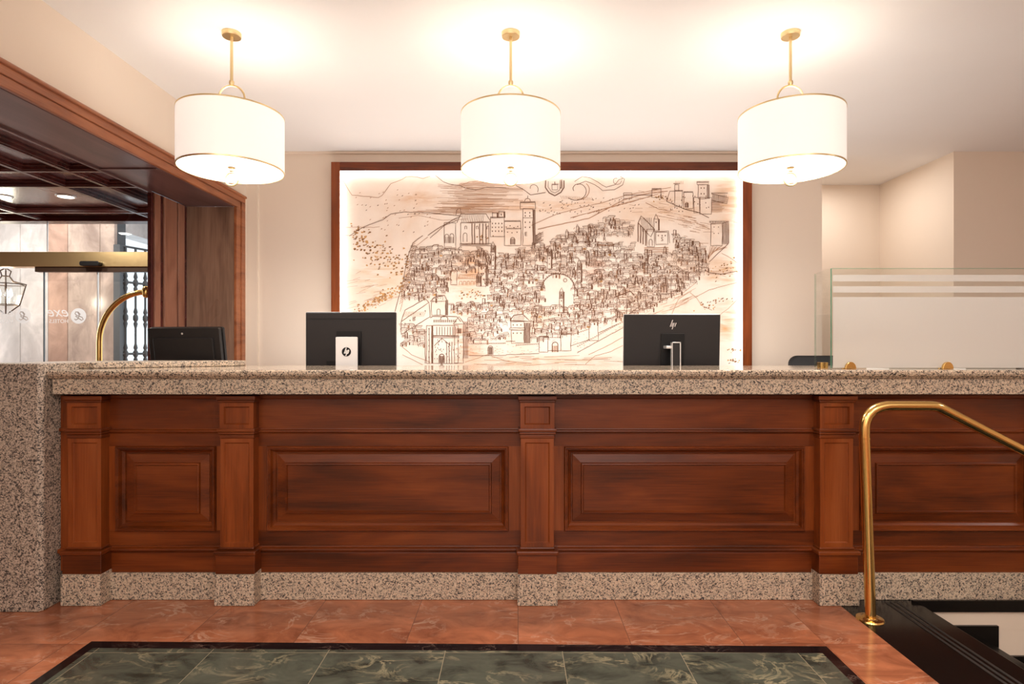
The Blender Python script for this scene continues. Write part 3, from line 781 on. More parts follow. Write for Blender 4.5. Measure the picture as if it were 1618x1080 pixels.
# sky hills
ln([(541, 284), (556, 308), (575, 310), (598, 312), (604, 309), (618, 290), (636, 283), (642, 279), (658, 279), (668, 282), (680, 278)], .8, 'ink2')
ln([(688, 277), (700, 287), (710, 291), (726, 293), (735, 297), (752, 300), (770, 296), (800, 297)], .8, 'ink')
ln([(728, 293), (742, 287), (756, 286), (765, 288)], .7, 'ink2')
hatch(692, 290, 730, 296, 3, 'ink2', .4, 5, True)
for i in range(46):
    v = 288+i*1.05; a = 718+rn.uniform(-20, 30)-(v-288)*.35; ln([(a, v), (min(826, a+rn.uniform(50, 110)), v+rn.uniform(-1, 2))], .45, 'ink2', .3, 12)
for i in range(16):
    v = 326+i*.8; a = rn.uniform(640, 740); ln([(a, v), (a+rn.uniform(40, 90), v+rn.uniform(-.5, .8))], .45, 'ink2', .3, 12)
for u, v, r in ((640, 309, 4), (648, 308, 4), (705, 311, 5), (720, 312, 5), (632, 310, 3)):
    blob(u, v, r, 'wash2', 3)
for u, v, r, sx in ((760, 322, 7, 9), (800, 330, 5, 6), (700, 331, 4, 8), (880, 330, 6, 7), (640, 330, 3, 10), (760, 300, 5, 6), (1150, 300, 12, 1.4), (1160, 325, 9, 1.6), (1150, 345, 6, 2), (1010, 315, 4, 8), (940, 318, 5, 8), (1155, 500, 18, 1.1), (1148, 540, 22, 1.2), (590, 420, 7, 4), (600, 500, 5, 6)):
    blob(u, v, r, 'wash', sx)
ln([(552, 373), (575, 358), (605, 347), (618, 338), (640, 335), (680, 336), (730, 342)], .8)
ln([(541, 359), (590, 359), (600, 358)], .6, 'ink2'); ln([(541, 372), (560, 372)], .5, 'ink2')
ln([(630, 345), (660, 340), (700, 348), (740, 346)], .5, 'ink2')
# field lines left
for i in range(40):
    u = rn.uniform(545, 625); v = rn.uniform(430, 488)
    if v < 420+(u-545)*.55: continue
    ln([(u, v), (u+rn.uniform(8, 22), v-rn.uniform(2, 6))], .4, 'ink2', .2, 12)
# trees left
for i in range(70):
    u = rn.uniform(550, 700); v = 300+rn.uniform(0, 70)
    if v < 300+abs(u-620)*.1 or (u > 660 and v < 335): continue
    ln([(u, v), (u+2, v-1.5)], .8, 'ink2' if rn.random() < .6 else 'ink', .2)
for i in range(190):
    u = rn.uniform(555, 645); c_ = 372+(u-555)*.62
    v = c_+rn.gauss(0, 13)
    if v > 345+(645-u)*.0+120 or u > 652-(v-370)*.14: continue
    k = rn.choice(['och', 'och2', 'och', 'wash2'])
    blob(u, v, rn.uniform(.9, 2.1), k, 1.3)
    if rn.random() < .5: ln([(u-1.4, v+1), (u+1.4, v-.6)], .8, 'ink', .1)
for i in range(110):
    t_ = rn.random(); u = 565+70*t_+rn.gauss(0, 3); v = 492-38*t_+rn.gauss(0, 4)
    blob(u, v, rn.uniform(1, 2.2), rn.choice(['och', 'och2', 'och']), 1.2)
for i in range(160):
    u, v, s_ = rn.choice([(1140, 430, 14), (1155, 418, 10), (1120, 482, 12), (1140, 474, 10), (742, 466, 12), (758, 464, 10), (1160, 570, 6), (1045, 312, 5), (765, 375, 7), (1158, 552, 5)])
    u += rn.gauss(0, s_); v += rn.gauss(0, s_*.35)
    if s_ > 9 and u > 1166: continue
    blob(u, v, rn.uniform(.8, 1.7), rn.choice(['och', 'och2', 'och', 'wash2']), 1.2)
    if rn.random() < .5: ln([(u-1, v+1), (u+1.3, v-.7)], .8, 'ink', .1)
for i in range(90):     # scattered dark tufts
    u = rn.uniform(850, 1010); v = 318+rn.uniform(0, 24)-(u-850)*.05
    ln([(u, v), (u+rn.uniform(1, 2.4), v-1.2)], .8, 'ink', .2)
# town boundary, road, hill curves
ln([(668, 372), (652, 384), (643, 410), (638, 440), (630, 470), (622, 498), (612, 515)], .9)
ln([(676, 374), (658, 388), (650, 412), (645, 440), (638, 470), (632, 492)], .7, 'ink2')
for i in range(26):
    t_ = i/26; ln([(652-22*t_, 384+100*t_), (657-22*t_, 380+100*t_)], .7, 'ink2', .2)
ln([(840, 356), (880, 338), (910, 330), (960, 318), (990, 308), (1060, 296)], .8, 'ink2')
ln([(850, 362), (930, 345), (985, 316), (1020, 306), (1055, 302)], 1.2, 'ink2')
for i in range(60):
    t_ = rn.random(); ln([(900+130*t_, 345-35*t_), (912+130*t_, 341-35*t_)], .7, 'ink2', .8)
cren(985, 1030, 309); rect(985, 305, 998, 314); rect(1030, 299, 1044, 312); cren(1030, 1044, 299)
# shield and scroll (plain heraldic shape)
ln([(862, 285), (862, 296), (868, 305), (877, 309), (886, 304), (891, 296), (891, 285)], 1.6); ln([(866, 286), (866, 295), (871, 302), (877, 305), (883, 301), (887, 295), (887, 286)], .7)
rect(872, 292, 881, 300); cren(872, 881, 292); ln([(876.5, 292), (876.5, 287)], 1.2); hatch(884, 284, 889, 298, 3, 'ink', .8)
def spiral(u, v, r0, r1, a0, a1, n=22, w_=.8, k='ink', sx=1):
    ln([(u+sx*(r0+(r1-r0)*i/n)*math.cos(a0+(a1-a0)*i/n), v+(r0+(r1-r0)*i/n)*math.sin(a0+(a1-a0)*i/n)) for i in range(n+1)], w_, k, .15, 20)
spiral(912, 300, 18, 5, PI*.75, -PI*1.1, w_=.9, sx=1.1); spiral(918, 296, 20, 10, PI*.6, -PI*.2, w_=1.1, k='ink2')
ln([(908, 287), (920, 279), (932, 281), (945, 288), (958, 296), (972, 292), (978, 284), (984, 282)], .8)
ln([(912, 292), (925, 286), (940, 292), (952, 301), (970, 300), (984, 292), (987, 283), (980, 279)], .8); spiral(974, 285, 8, 3, 0, PI*1.6, w_=.7)
ln([(815, 293), (828, 300), (838, 308), (850, 306), (862, 304)], .9); spiral(842, 298, 9, 4, PI*.2, -PI, w_=.8)
for i in range(20): ln([(885+i*2.6, 309+i*.15), (888+i*2.6, 314+i*.15)], .45, 'ink2')
# long basilica, top left centre
MASK.append((722, 330, 820, 392))
rect(728, 352, 772, 386); ln([(722, 352), (728, 338), (768, 338), (776, 350), (728, 352)], .9); hatch(730, 339, 766, 351, 13, 'ink', .5, -2)
arch(735, 382, 6, 14); 
for u in (746, 750, 758, 763, 768): ln([(u, 353), (u, 386)], 1.3)
for u in (736, 754, 771): arch(u, 362, 3, 5)
rect(727, 385, 776, 388); ln([(722, 331), (727, 329), (729, 340), (720, 341), (722, 331)])
rect(775, 344, 797, 374); cren(775, 797, 344); 
for v in (352, 358, 364):
    for u in (778, 783, 788, 793): window(u, v)
tower(778, 785, 336, 344, False, 1); tower(788, 796, 334, 344, False, 1)
rect(797, 350, 823, 388); cren(797, 823, 350); arch(810, 386, 7, 11); hatch(807, 377, 813, 386, 5, 'ink', .6)
for u, v in ((800, 358), (806, 356), (812, 359), (818, 357), (802, 366), (809, 367), (817, 366)): window(u, v, 1.6, 1.4)
cren(800, 823, 362)
# tall keep
MASK.append((818, 308, 850, 392))
rect(826, 330, 842, 388); rect(822, 320, 846, 330); cren(822, 846, 320); spiral(834, 318, 5, 4, PI, 2*PI, 10); ln([(834, 314), (834, 309)], .8)
hatch(842, 331, 846, 388, 4, 'ink', .7); ln([(826, 344), (842, 344)]); 
for v in (335, 340, 350, 358): window(830, v); window(837, v)
for i in range(16): ln([(846, 372+i*.9), (856+rn.uniform(-3, 3), 366+i*.9)], .6)
# bell towers
for u, v0, v1 in ((779, 382, 426), (887, 455, 494), (915, 410, 446), (868, 388, 424), (756, 430, 452)):
    MASK.append((u-4, v0-8, u+6, v1)); tower(u-3, u+3, v0+6, v1, False, 1, True); ln([(u-4, v0+16), (u+4, v0+16)], 1); hatch(u-3, v0+7, u+3, v0+15, 4, 'ink', .8)
# arcade church in the west
MASK.append((700, 345, 722, 392))
rect(702, 352, 720, 392); arch(706, 384, 6, 14); arch(714, 384, 6, 15); hatch(704, 374, 717, 384, 7, 'ink', .6)
ln([(676, 372), (690, 362), (720, 345), (727, 343)], 1); ln([(680, 376), (702, 356), (722, 348)], .8)
# open places
MASK += [(858, 436, 906, 482), (775, 388, 808, 400), (940, 372, 1003, 384)]
spiral(882, 458, 26, 26, PI, 2*PI, 26, 1.0, sx=1); 
for i in range(22):
    a = PI+PI*i/22; window(882+27*math.cos(a), 456+26*math.sin(a), .9, 3)
ln([(942, 386), (960, 388), (970, 386)], 1.2, 'ink2'); rect(944, 383, 968, 388, .6, 'ink2')
# steep-roofed church right, letter S
MASK.append((1000, 332, 1065, 400))
ln([(1008, 352), (1013, 341), (1034, 362), (1028, 374), (1008, 352)], 1.1); hatch(1011, 344, 1030, 366, 9, 'ink', .5, 3)
for u in (1008, 1012, 1016, 1020): ln([(u, 352+(u-1008)), (u, 382+(u-1008)*.5)], 1.4)
rect(1022, 362, 1034, 390); arch(1028, 388, 5, 10); rect(1036, 367, 1055, 386); ln([(1034, 366), (1056, 365), (1058, 384)], .7)
tower(1033, 1040, 346, 364, False, 1, True)
for u in (1040, 1046, 1051): window(u, 371)
for v in (392, 395, 398): ln([(1018, v), (1056, v-1)], 1.1, 'ink2')
# castle on the hill, right
MASK.append((1050, 280, 1160, 350))
tower(1103, 1117, 292, 314); rect(1080, 304, 1095, 330); cren(1080, 1095, 304); rect(1066, 302, 1078, 326); cren(1066, 1078, 302); rect(1096, 312, 1106, 336); rect(1105, 312, 1124, 338)
arch(1085, 328, 5, 8); hatch(1083, 321, 1087, 328, 3, 'ink', .9); ln([(1053, 318), (1058, 302), (1066, 302)], .8); ln([(1053, 318), (1080, 330), (1105, 336), (1120, 344)], .9)
ln([(1124, 306), (1150, 312), (1148, 322), (1124, 316)], .9); hatch(1125, 308, 1148, 320, 12, 'ink', .7); cren(1124, 1150, 306)
for i in range(26): window(rn.uniform(1056, 1122), rn.uniform(308, 334), 1.2, 1.6)
for i in range(12): ln([(1124, 318+i*1.5), (1136+rn.uniform(0, 12), 318+i*1.5)], .6, 'ink2')
rect(1066, 292, 1072, 302); cren(1064, 1074, 291); hatch(1066, 286, 1080, 291, 6, 'ink2')
ln([(1020, 320), (1040, 330), (1058, 334), (1063, 330)], .8, 'ink2'); ln([(1035, 340), (1060, 345), (1100, 352), (1122, 362)], .6, 'ink2')
for i in range(30):
    u = rn.uniform(1035, 1110); v = 330+(u-1035)*.22+rn.uniform(0, 16); ln([(u, v), (u+rn.uniform(6, 16), v+2)], .45, 'ink2', .2, 12)
# big corner tower
MASK.append((1118, 342, 1155, 420))
rect(1123, 353, 1141, 388); ln([(1141, 353), (1151, 350), (1151, 384), (1120, 414)], .9); hatch(1141, 352, 1151, 386, 9, 'ink', .5); cren(1121, 1152, 352, 2.6, 3)
for u, v in ((1128, 358), (1135, 358), (1128, 368), (1135, 368)): window(u, v, 1.3, 1.3)
for i in range(16): ln([(1122+i*1.8, 388+rn.uniform(0, 3)), (1118+i*.5, 412-i)], .5, 'ink2')
ln([(1114, 426), (1120, 431), (1140, 433), (1165, 428)], .9); hatch(1115, 427, 1158, 434, 22, 'ink2', .5)
# right slope lines
for pts in ([(1100, 446), (1080, 462), (1055, 470), (1015, 490)], [(1165, 415), (1150, 405), (1140, 400)], [(1098, 470), (1120, 458), (1165, 446)], [(1132, 500), (1150, 488), (1168, 470)], [(1060, 500), (1072, 472), (1088, 462)], [(1090, 462), (1100, 470), (1108, 482), (1125, 490)]):
    ln(pts, .7, 'ink2')
for i in range(40):
    u = rn.uniform(1010, 1090); v = 500-(u-1010)*.45+rn.uniform(-4, 12); ln([(u, v), (u+rn.uniform(8, 18), v-rn.uniform(3, 8))], .4, 'ink2', .2, 12)
# town wall bottom
MASK += [(738, 538, 990, 600), (668, 494, 738, 600)]
def wallrun(u0, v0, u1, v1, h):
    n = int(abs(u1-u0)/3)
    for i in range(n):
        t_ = i/n; u = u0+(u1-u0)*t_; v = v0+(v1-v0)*t_; ln([(u, v), (u, v-1.6), (u+1.7, v-1.6), (u+1.7, v)], .6, 'ink', .1)
    ln([(u0, v0+h), (u1, v1+h)], .7)
    for i in range(int(abs(u1-u0)*h/38)):
        t_ = rn.random(); u = u0+(u1-u0)*t_; v = v0+(v1-v0)*t_+rn.uniform(2, h-1); ln([(u, v), (u+2.5, v)], .4, 'ink2', .1)
wallrun(741, 544, 800, 543, 18); arch(775, 560, 8, 14); hatch(772, 548, 778, 560, 6, 'ink', .7)
wallrun(800, 540, 815, 540, 20); wallrun(815, 546, 852, 544, 14)
rect(852, 532, 866, 556); rect(886, 528, 902, 554); cren(852, 866, 532); cren(886, 902, 528); wallrun(866, 534, 886, 534, 20); arch(877, 556, 9, 16, 'ink', 1.1); hatch(873, 546, 881, 556, 6, 'ink2', .8)
wallrun(902, 530, 932, 520, 16); rect(931, 506, 945, 538); cren(931, 945, 506); wallrun(945, 512, 975, 498, 14); wallrun(912, 548, 985, 508, 9)
rect(975, 470, 990, 500); rect(1008, 462, 1020, 488); wallrun(990, 484, 1010, 470, 14)
ln([(970, 470), (996, 460), (1002, 466)], 1.6); rect(1040, 440, 1054, 464); rect(1060, 436, 1070, 460); arch(1046, 462, 5, 14); arch(1051, 462, 4, 12); hatch(1044, 448, 1054, 462, 8, 'ink2')
# road lines bottom
for i in range(36):
    u = rn.uniform(735, 985); v = rn.uniform(560, 582); ln([(u, v), (u+rn.uniform(15, 45), v+rn.uniform(-2, 2))], .5, 'ink2', .3, 12)
for pts in ([(735, 572), (770, 560), (800, 570), (840, 574)], [(930, 560), (960, 546), (985, 532)], [(925, 575), (940, 562), (965, 555), (985, 545)], [(632, 545), (650, 560), (680, 572)], [(636, 560), (668, 576)]):
    ln(pts, .8, 'ink2')
# big church bottom left, letter A
for u in (672, 678, 684): ln([(u, 520), (u, 574)], .9)
rect(684, 514, 724, 530); rect(684, 530, 724, 574); arch(698, 573, 8, 14, 'ink', 1.3); hatch(695, 562, 701, 573, 5, 'ink', .9); ln([(686, 546), (698, 534), (712, 546)], .9)
rect(718, 512, 732, 573); ln([(716, 512), (725, 500), (734, 512)], .9); hatch(732, 508, 740, 566, 6, 'ink', .5); rect(722, 519, 729, 526); hatch(723, 520, 728, 526, 4, 'ink', 1)
for i in range(12): window(686+i*3.1, 505, 1.4, 4)
ln([(680, 502), (684, 500), (722, 500), (728, 508)], 1); hatch(688, 516, 722, 529, 8, 'ink', .9); rect(682, 531, 726, 533, .9)
spiral(702, 505, 6, 6, PI, 2*PI, 10, 1.1); tower(674, 682, 514, 574, False, 1)
for u in (706, 710, 714): ln([(u, 540), (u, 574)], .9)
for i in range(40): window(rn.uniform(686, 730), rn.uniform(534, 568), .9, 2)
# house block with hipped roof (I) and long roof (B)
MASK += [(804, 494, 842, 546), (634, 472, 712, 512)]
ln([(806, 506), (812, 498), (826, 496), (838, 508), (806, 506)], 1.2); hatch(812, 498, 830, 506, 9, 'ink', .5, -2); rect(807, 508, 828, 518); rect(805, 518, 830, 521); rect(808, 521, 828, 542); hatch(828, 510, 838, 542, 9, 'ink', .7)
for u in (811, 817, 823): window(u, 512); window(u, 525)
ln([(634, 508), (678, 478), (680, 500), (634, 528), (634, 508)], .9); ln([(634, 508), (640, 490), (672, 472), (678, 478)], .9); hatch(640, 492, 674, 500, 14, 'ink2', .5, -4)
for i in range(5): window(640+i*8, 510-i*5, 1.3, 2)
rect(682, 476, 704, 498); ln([(680, 476), (686, 470), (702, 466), (706, 474)], 1); arch(693, 497, 5, 9); hatch(704, 474, 708, 498, 4, 'ink', .8)
rect(712, 408+20, 722, 450); tower(756, 768, 418, 452, False, 2); ln([(724, 440), (756, 440), (755, 434), (726, 434), (724, 440)], .8, 'ink2'); hatch(724, 434, 756, 440, 12, 'ink2', .5); 
for u in (728, 734, 740, 746, 752): arch(u, 450, 4, 6, 'ink2')
MASK.append((710, 430, 770, 478))
# terraces of little houses
def in_town(u, v):
    if u < 730 and v < 372+max(0, (700-u))*.28: return False
    if u < 820 and v < 388: return False
    if u > 820 and v < 392-(u-820)*.36: return False
    if u > 960 and v < 341+(u-960)*.30: return False
    if u < 648-(v-372)*.17: return False
    lim = 545 if u < 730 else (540 if u < 850 else 540-(u-850)*.30)
    if v > lim: return False
    if u > 1118 or (u > 1045 and v > 478-(u-1045)*.7): return False
    return True
cnt = 0
v = 338
while v < 562:
    u = 630+rn.uniform(0, 6)
    while u < 1120:
        w_ = rn.uniform(5.5, 11); h = rn.uniform(3.2, 6)
        vv = v+rn.uniform(-2.2, 2.2)
        if in_town(u, vv) and not masked(u+w_/2, vv) and rn.random() < .95:
            d = rn.choice((-1, 1))*rn.uniform(1.2, 2.6)
            ln([(u, vv+h), (u, vv), (u+w_, vv), (u+w_, vv+h)], rn.uniform(.4, .7), 'ink', .45)
            ln([(u, vv), (u+d, vv-2.2), (u+w_+d, vv-2.4), (u+w_, vv)], rn.uniform(.45, .95), 'ink', .45)
            s_ = rn.random()
            if s_ < .55: window(u+w_*.35, vv+h*.35, 1.0, 1.3); window(u+w_*.68, vv+h*.35, 1.0, 1.3)
            elif s_ < .72: ln([(u+w_*.5, vv+1), (u+w_*.5, vv+h)], 1.9, 'ink', .1)
            if rn.random() < .34: ln([(u+w_-.4, vv), (u+w_-.4, vv+h+1)], rn.uniform(1.4, 2.6), 'ink' if rn.random() < .6 else 'ink2', .2)
            if rn.random() < .25: hatch(u, vv+.5, u+w_, vv+h, 4, 'ink2', .5)
            if rn.random() < .10: tower(u+1, u+4.5, vv-9, vv, False, 1, rn.random() < .5)
            if rn.random() < .07: blob(u+w_/2, vv+h/2, rn.uniform(2, 4), 'wash', 1.6)
            cnt += 1
        u += w_+rn.uniform(-.5, 2.6)
    v += 5.9
for i in range(500):
    u = rn.uniform(640, 1110); v = rn.uniform(342, 545)
    if in_town(u, v) and not masked(u, v):
        ln([(u, v), (u+rn.uniform(-3, 4), v+rn.uniform(-3, 3))], rn.uniform(.4, 1.0), 'ink2', .3)
for i in range(130):
    u = rn.uniform(985, 1165); v = rn.uniform(300, 440)
    if masked(u, v) or in_town(u, v): continue
    ln([(u, v), (u+rn.uniform(6, 18), v+rn.uniform(-1, 4))], .45, 'ink2', .2, 12)
for u, v_, r in ((815, 415, 9), (770, 400, 8), (740, 420, 10), (945, 430, 8), (950, 415, 7), (738, 505, 8), (742, 520, 9), (960, 540, 9), (560, 560, 8)):
    blob(u, v_, r, 'wash', 1.2)
names = {'ink': ('drawing_lines', ink), 'ink2': ('light_drawing_lines', ink2), 'och': ('ochre_foliage', och), 'och2': ('olive_foliage', och2)}
for k, (nm, mt) in names.items(): D[k].build(nm, mt, mu)
for ch, u, v_ in (('A', 698, 576), ('B', 654, 504), ('C', 727, 393), ('D', 677, 423), ('E', 831, 370), ('H', 782, 408), ('T', 920, 370), ('R', 955, 378), ('S', 1046, 378), ('O', 893, 443), ('F', 762, 435), ('L', 966, 467)):
    p = U(u, v_); text_mesh(ch, .044, p, False, 'drawn_letter', ink, mu, y=YP-.0038, extr=.0001)

# ------------------------------------------------------------------ glass screen on the counter
YG = 2.95
gs = thing('glass_screen', (X(1313, YG), YG, 1.1055), 'frosted glass screen with two clear stripes, standing on the counter by the papers', 'screen')
gx0 = X(1314, YG); gz1 = Z(424, YG); gz0 = 1.1085; gx1 = 3.3
pane = MB().box(gx0, gx1, YG, YG+.008, gz0, gz1).build('front_pane', g_clear, gs)
MB().box(gx0-.001, gx0+.0005, YG-.0005, YG+.0085, gz0, gz1).build('pane_edge', g_edge, pane)
MB().box(gx0, gx1, YG-.0005, YG+.0085, gz1, gz1+.0012).build('pane_edge', g_edge, pane)
fz = lambda py: Z(py, YG)
fm = MB()
xf = gx0+.006
for a, b_ in ((434, 444.3), (452, 462), (469, 583.5)):
    fm.box(xf, gx1-.01, YG-.0012, YG-.0004, max(gz0+.002, fz(b_)), fz(a))
tag(fm.build('frosted_film', g_frost, pane), 'milky frosted bands')
rp = MB().hexa([(gx0-.009, YG+.004, gz0), (gx0-.001, YG+.004, gz0), (gx0-.001, YG+.15, gz0), (gx0-.009, YG+.15, gz0), (gx0-.009, YG+.004, gz1), (gx0-.001, YG+.004, gz1), (gx0-.001, YG+.15, gz1-.006), (gx0-.009, YG+.15, gz1-.006)])
rp = rp.build('side_pane', g_clear, gs)
MB().box(gx0-.0095, gx0-.0005, YG+.150, YG+.1515, gz0, gz1-.008).build('pane_edge', g_edge2, rp)
def clip(x, y, rot=0):
    c = MB(); n = 14
    for sgn in (-1, 1):
        y0_, y1_ = (y-.016, y-.002) if sgn < 0 else (y+.010, y+.022)
        pts = [(x+.026*math.cos(PI*k/n), 1.1060+.034*math.sin(PI*k/n)) for k in range(n+1)]
        if rot:
            q = MB()
        c.prism_y(pts, y0_, y1_)
    c.box(x-.022, x+.022, y-.016, y+.022, 1.1058, 1.1082)
    o = c.build('brass_clip', m_brass, gs, bevel=.002)
    return o
clip(X(1342, YG), YG); clip(X(1495, YG), YG); clip(2.9, YG)
c = MB()
for x_ in (gx0-.022, gx0+.002):
    c.box(x_, x_+.012, YG+.06, YG+.10, 1.1060, 1.136)
c.box(gx0-.020, gx0+.012, YG+.06, YG+.10, 1.1058, 1.1082)
c.build('brass_clip', m_brass, gs, bevel=.006)

# papers on the counter
tag(MB().prism_z([(X(1392, 3.12), 3.05), (X(1490, 3.12), 3.05), (X(1488, 3.12), 3.24), (X(1392, 3.12), 3.25)], 1.1060, 1.122).build('paper_stack', m_paper, None, bevel=.001), 'flat stack of white paper lying behind the frosted glass on the counter', 'papers')
tag(MB().prism_z([(X(1512, 3.1), 3.04), (X(1585, 3.1), 3.02), (X(1600, 3.1), 3.2), (X(1520, 3.1), 3.24)], 1.1060, 1.124).build('brochure_stack', m_paper, None, bevel=.001), 'white brochures beside a brass clip near the right edge of the counter', 'brochures')
fo = thing('folder', (X(1640, 3.1), 3.12, 1.106), 'dark folder with loose white sheets at the right edge of the counter', 'folder')
MB().hexa([(X(1596,3.1),3.03,1.1060),(X(1690,3.1),3.03,1.1060),(X(1690,3.1),3.2,1.1060),(X(1600,3.1),3.2,1.1060),(X(1596,3.1),3.03,1.114),(X(1690,3.1),3.03,1.134),(X(1690,3.1),3.2,1.134),(X(1600,3.1),3.2,1.114)]).build('cover', m_grayplastic, fo, bevel=.001)
MB().hexa([(X(1590,3.1),3.035,1.1145),(X(1688,3.1),3.035,1.1345),(X(1688,3.1),3.19,1.1345),(X(1598,3.1),3.19,1.1145),(X(1592,3.1),3.035,1.1165),(X(1688,3.1),3.035,1.1385),(X(1688,3.1),3.19,1.1385),(X(1598,3.1),3.19,1.1165)]).build('sheets', m_paper, fo)

# office chair
YC = 4.32
chx = X(1299, YC)
ch = thing('office_chair', (chx, YC+.1, 0), 'charcoal office chair with rounded back, standing behind the counter near the glass', 'chair')
bk = MB(); zt = Z(561.5, YC)
prof = rrect(chx-.235, chx+.235, zt-.50, zt, .06, 6)
bk.prism_y(prof, YC-.02, YC+.03)
bk.build('backrest', m_fabric, ch, bevel=.012, seg=3)
MB().prism_z(rrect(chx-.24, chx+.24, YC+.0, YC+.46, .08, 5), .46, .54).build('seat', m_fabric, ch, bevel=.015, seg=3)
q = MB(); q.box(chx-.03, chx+.03, YC-.035, YC-.018, .44, .9); q.box(chx-.03, chx+.03, YC-.035, YC+.2, .43, .458); q.build('back_bar', m_black, ch, bevel=.004)
MB().lathe((chx, YC+.23, 0), [(0, .10), (.025, .10), (.025, .44), (0, .44)], 14).build('gas_post', m_black, ch, smooth=True)
for k in range(5):
    a = 2*PI*k/5+.3; ex, ey = chx+.27*math.cos(a), YC+.23+.27*math.sin(a)
    lgm = MB().tube([(chx, YC+.23, .11), (ex, ey, .075)], [.022, .014], 8).build('leg', m_black, ch)
    MB().tube([(ex-.022*math.sin(a), ey+.022*math.cos(a), .029), (ex+.022*math.sin(a), ey-.022*math.cos(a), .029)], .028, 14).build('caster', m_rubber, lgm)
    

# ------------------------------------------------------------------ brass handrail
hr = thing('handrail', (X(1374, 2.676), 2.676, 0), 'bent polished brass handrail with a round floor flange at the top of the steps', 'handrail')
Yh = 2.676
def PX(px, py, Y=Yh): return Vector((X(px, Y), Y, Z(py, Y)))
pts = [PX(1375.5, 975), PX(1371, 830), PX(1366.5, 700), PX(1366, 690)]
# rounded elbow
c0 = PX(1366, 678); c1 = PX(1366, 641); c2 = PX(1403, 641)
for k in range(0, 11):
    t_ = k/10; p = (1-t_)**2*c0+2*t_*(1-t_)*(c1+(c0-c1)*.1)+t_*t_*c2; pts.append(p)
pts += [PX(1420, 641), PX(1460, 641), PX(1472, 641.3)]
e0, e1, e2 = PX(1474, 641.5), PX(1482, 642), PX(1490, 646.5)
for k in range(1, 6):
    t_ = k/5; pts.append((1-t_)**2*e0+2*t_*(1-t_)*e1+t_*t_*e2)
d_ = (PX(1618, 712)-PX(1490, 646.5))
pts += [PX(1490, 646.5)+d_*t_ for t_ in (.5, 1, 2, 3.3)]
MB().tube(pts, .0225, 20).build('rail', m_brass, hr, smooth=True)
fx = X(1374.5, Yh)
MB().lathe((fx, Yh, .0008), [(0, .012), (.030, .012), (.034, .008), (.055, .006), (.058, 0), (0, 0)], 40).build('flange', m_brass, hr, smooth=True)
for k, p in enumerate((Vector(pts[3]), pts[16])):
    pass
MB().tube([PX(1366.3, 694), PX(1366.1, 690)], .0238, 20).build('joint_collar', m_brass, hr, smooth=True)
ep = pts[-1]
MB().tube([(ep.x-.05, Yh, ep.z-.01), (ep.x-.05, Yh, -.679)], .02, 16).build('lower_post', m_brass, hr, smooth=True)

# ------------------------------------------------------------------ wooden opening, vestibule
cs = MB()
cs.box(-2.172, -2.142, .3, 4.765, 2.352, 2.412); cs.box(-2.172, -2.150, .3, 4.70, 2.302, 2.3515)
cs.box(-2.172, -2.142, 4.705, 4.765, 0.0005, 2.3515); cs.box(-2.172, -2.150, 4.632, 4.7045, 0.0005, 2.3015)
cs.prism_y([(-2.172, 2.392), (-2.130, 2.392), (-2.128, 2.400), (-2.134, 2.412), (-2.172, 2.416)], .3, 4.766)
struct(cs.build('trim_2', wood_y, bevel=.003))
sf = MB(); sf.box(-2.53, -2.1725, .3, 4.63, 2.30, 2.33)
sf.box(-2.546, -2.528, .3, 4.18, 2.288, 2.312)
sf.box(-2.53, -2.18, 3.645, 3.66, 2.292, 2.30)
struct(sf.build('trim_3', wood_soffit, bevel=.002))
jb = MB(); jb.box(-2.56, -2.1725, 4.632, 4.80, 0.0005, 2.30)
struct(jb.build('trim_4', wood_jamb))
sp = MB(); sp.box(-2.56, -2.535, 4.18, 4.63, 0.0005, 2.30)
struct(sp.build('trim_5', wood_coffer_x))  # dark wood backing paints in the shade of the gaps between stiles
stl = MB()
for a, b_ in ((4.202, 4.267), (4.315, 4.474), (4.494, 4.578)):
    stl.box(-2.535, -2.520, a, b_, 0.0005, 2.295)
struct(stl.build('trim_6', wood_post, bevel=.003))
# coffered ceiling of the vestibule
struct(MB().box(-9, -2.531, .3, 5.2, 2.335, 2.40).build('ceiling', wood_coffer))
cb = MB()
def beam_y(x, y0, y1, w_=.06):
    cb.box(x-w_/2, x+w_/2, y0, y1, 2.300, 2.335); cb.box(x-w_/2-.018, x+w_/2+.018, y0, y1, 2.318, 2.335); cb.box(x-w_/4, x+w_/4, y0, y1, 2.294, 2.300)
def beam_x(y, x0, x1, w_=.06):
    cb.box(x0, x1, y-w_/2, y+w_/2, 2.301, 2.3345); cb.box(x0, x1, y-w_/2-.018, y+w_/2+.018, 2.319, 2.3345); cb.box(x0, x1, y-w_/4, y+w_/4, 2.295, 2.301)
for x in (-2.76, -3.05, -4.02, -4.34, -5.3): beam_y(x, .3, 5.19)
for y in (2.45, 2.8, 3.71, 4.06, 4.83): beam_x(y, -9, -2.546)
cb.box(-9, -2.546, 5.08, 5.2, 2.285, 2.335)
struct(cb.build('trim_7', wood_coffer_x, bevel=.002))
for (x, y), lab in (((-3.33, 4.45), 'round recessed downlight in the dark coffered ceiling, right one of two'), ((-3.80, 4.45), 'round recessed downlight in the dark coffered ceiling, left one of two')):
    t = thing('downlight', (x, y, 2.335), lab, 'ceiling light', 'downlights in the coffered ceiling')
    MB().lathe((x, y, 0), [(.052, 2.3345), (.066, 2.3345), (.064, 2.329), (.052, 2.328), (.052, 2.3345)], 28).build('ring', m_silver, t, smooth=True)
    MB().lathe((x, y, 0), [(0, 2.3345), (.051, 2.3345), (.051, 2.331), (0, 2.331)], 28).build('lens', m_down, t)
    area('downlight_beam', (x, y, 2.325), .09, 9, (1, .93, .84), shape='DISK')
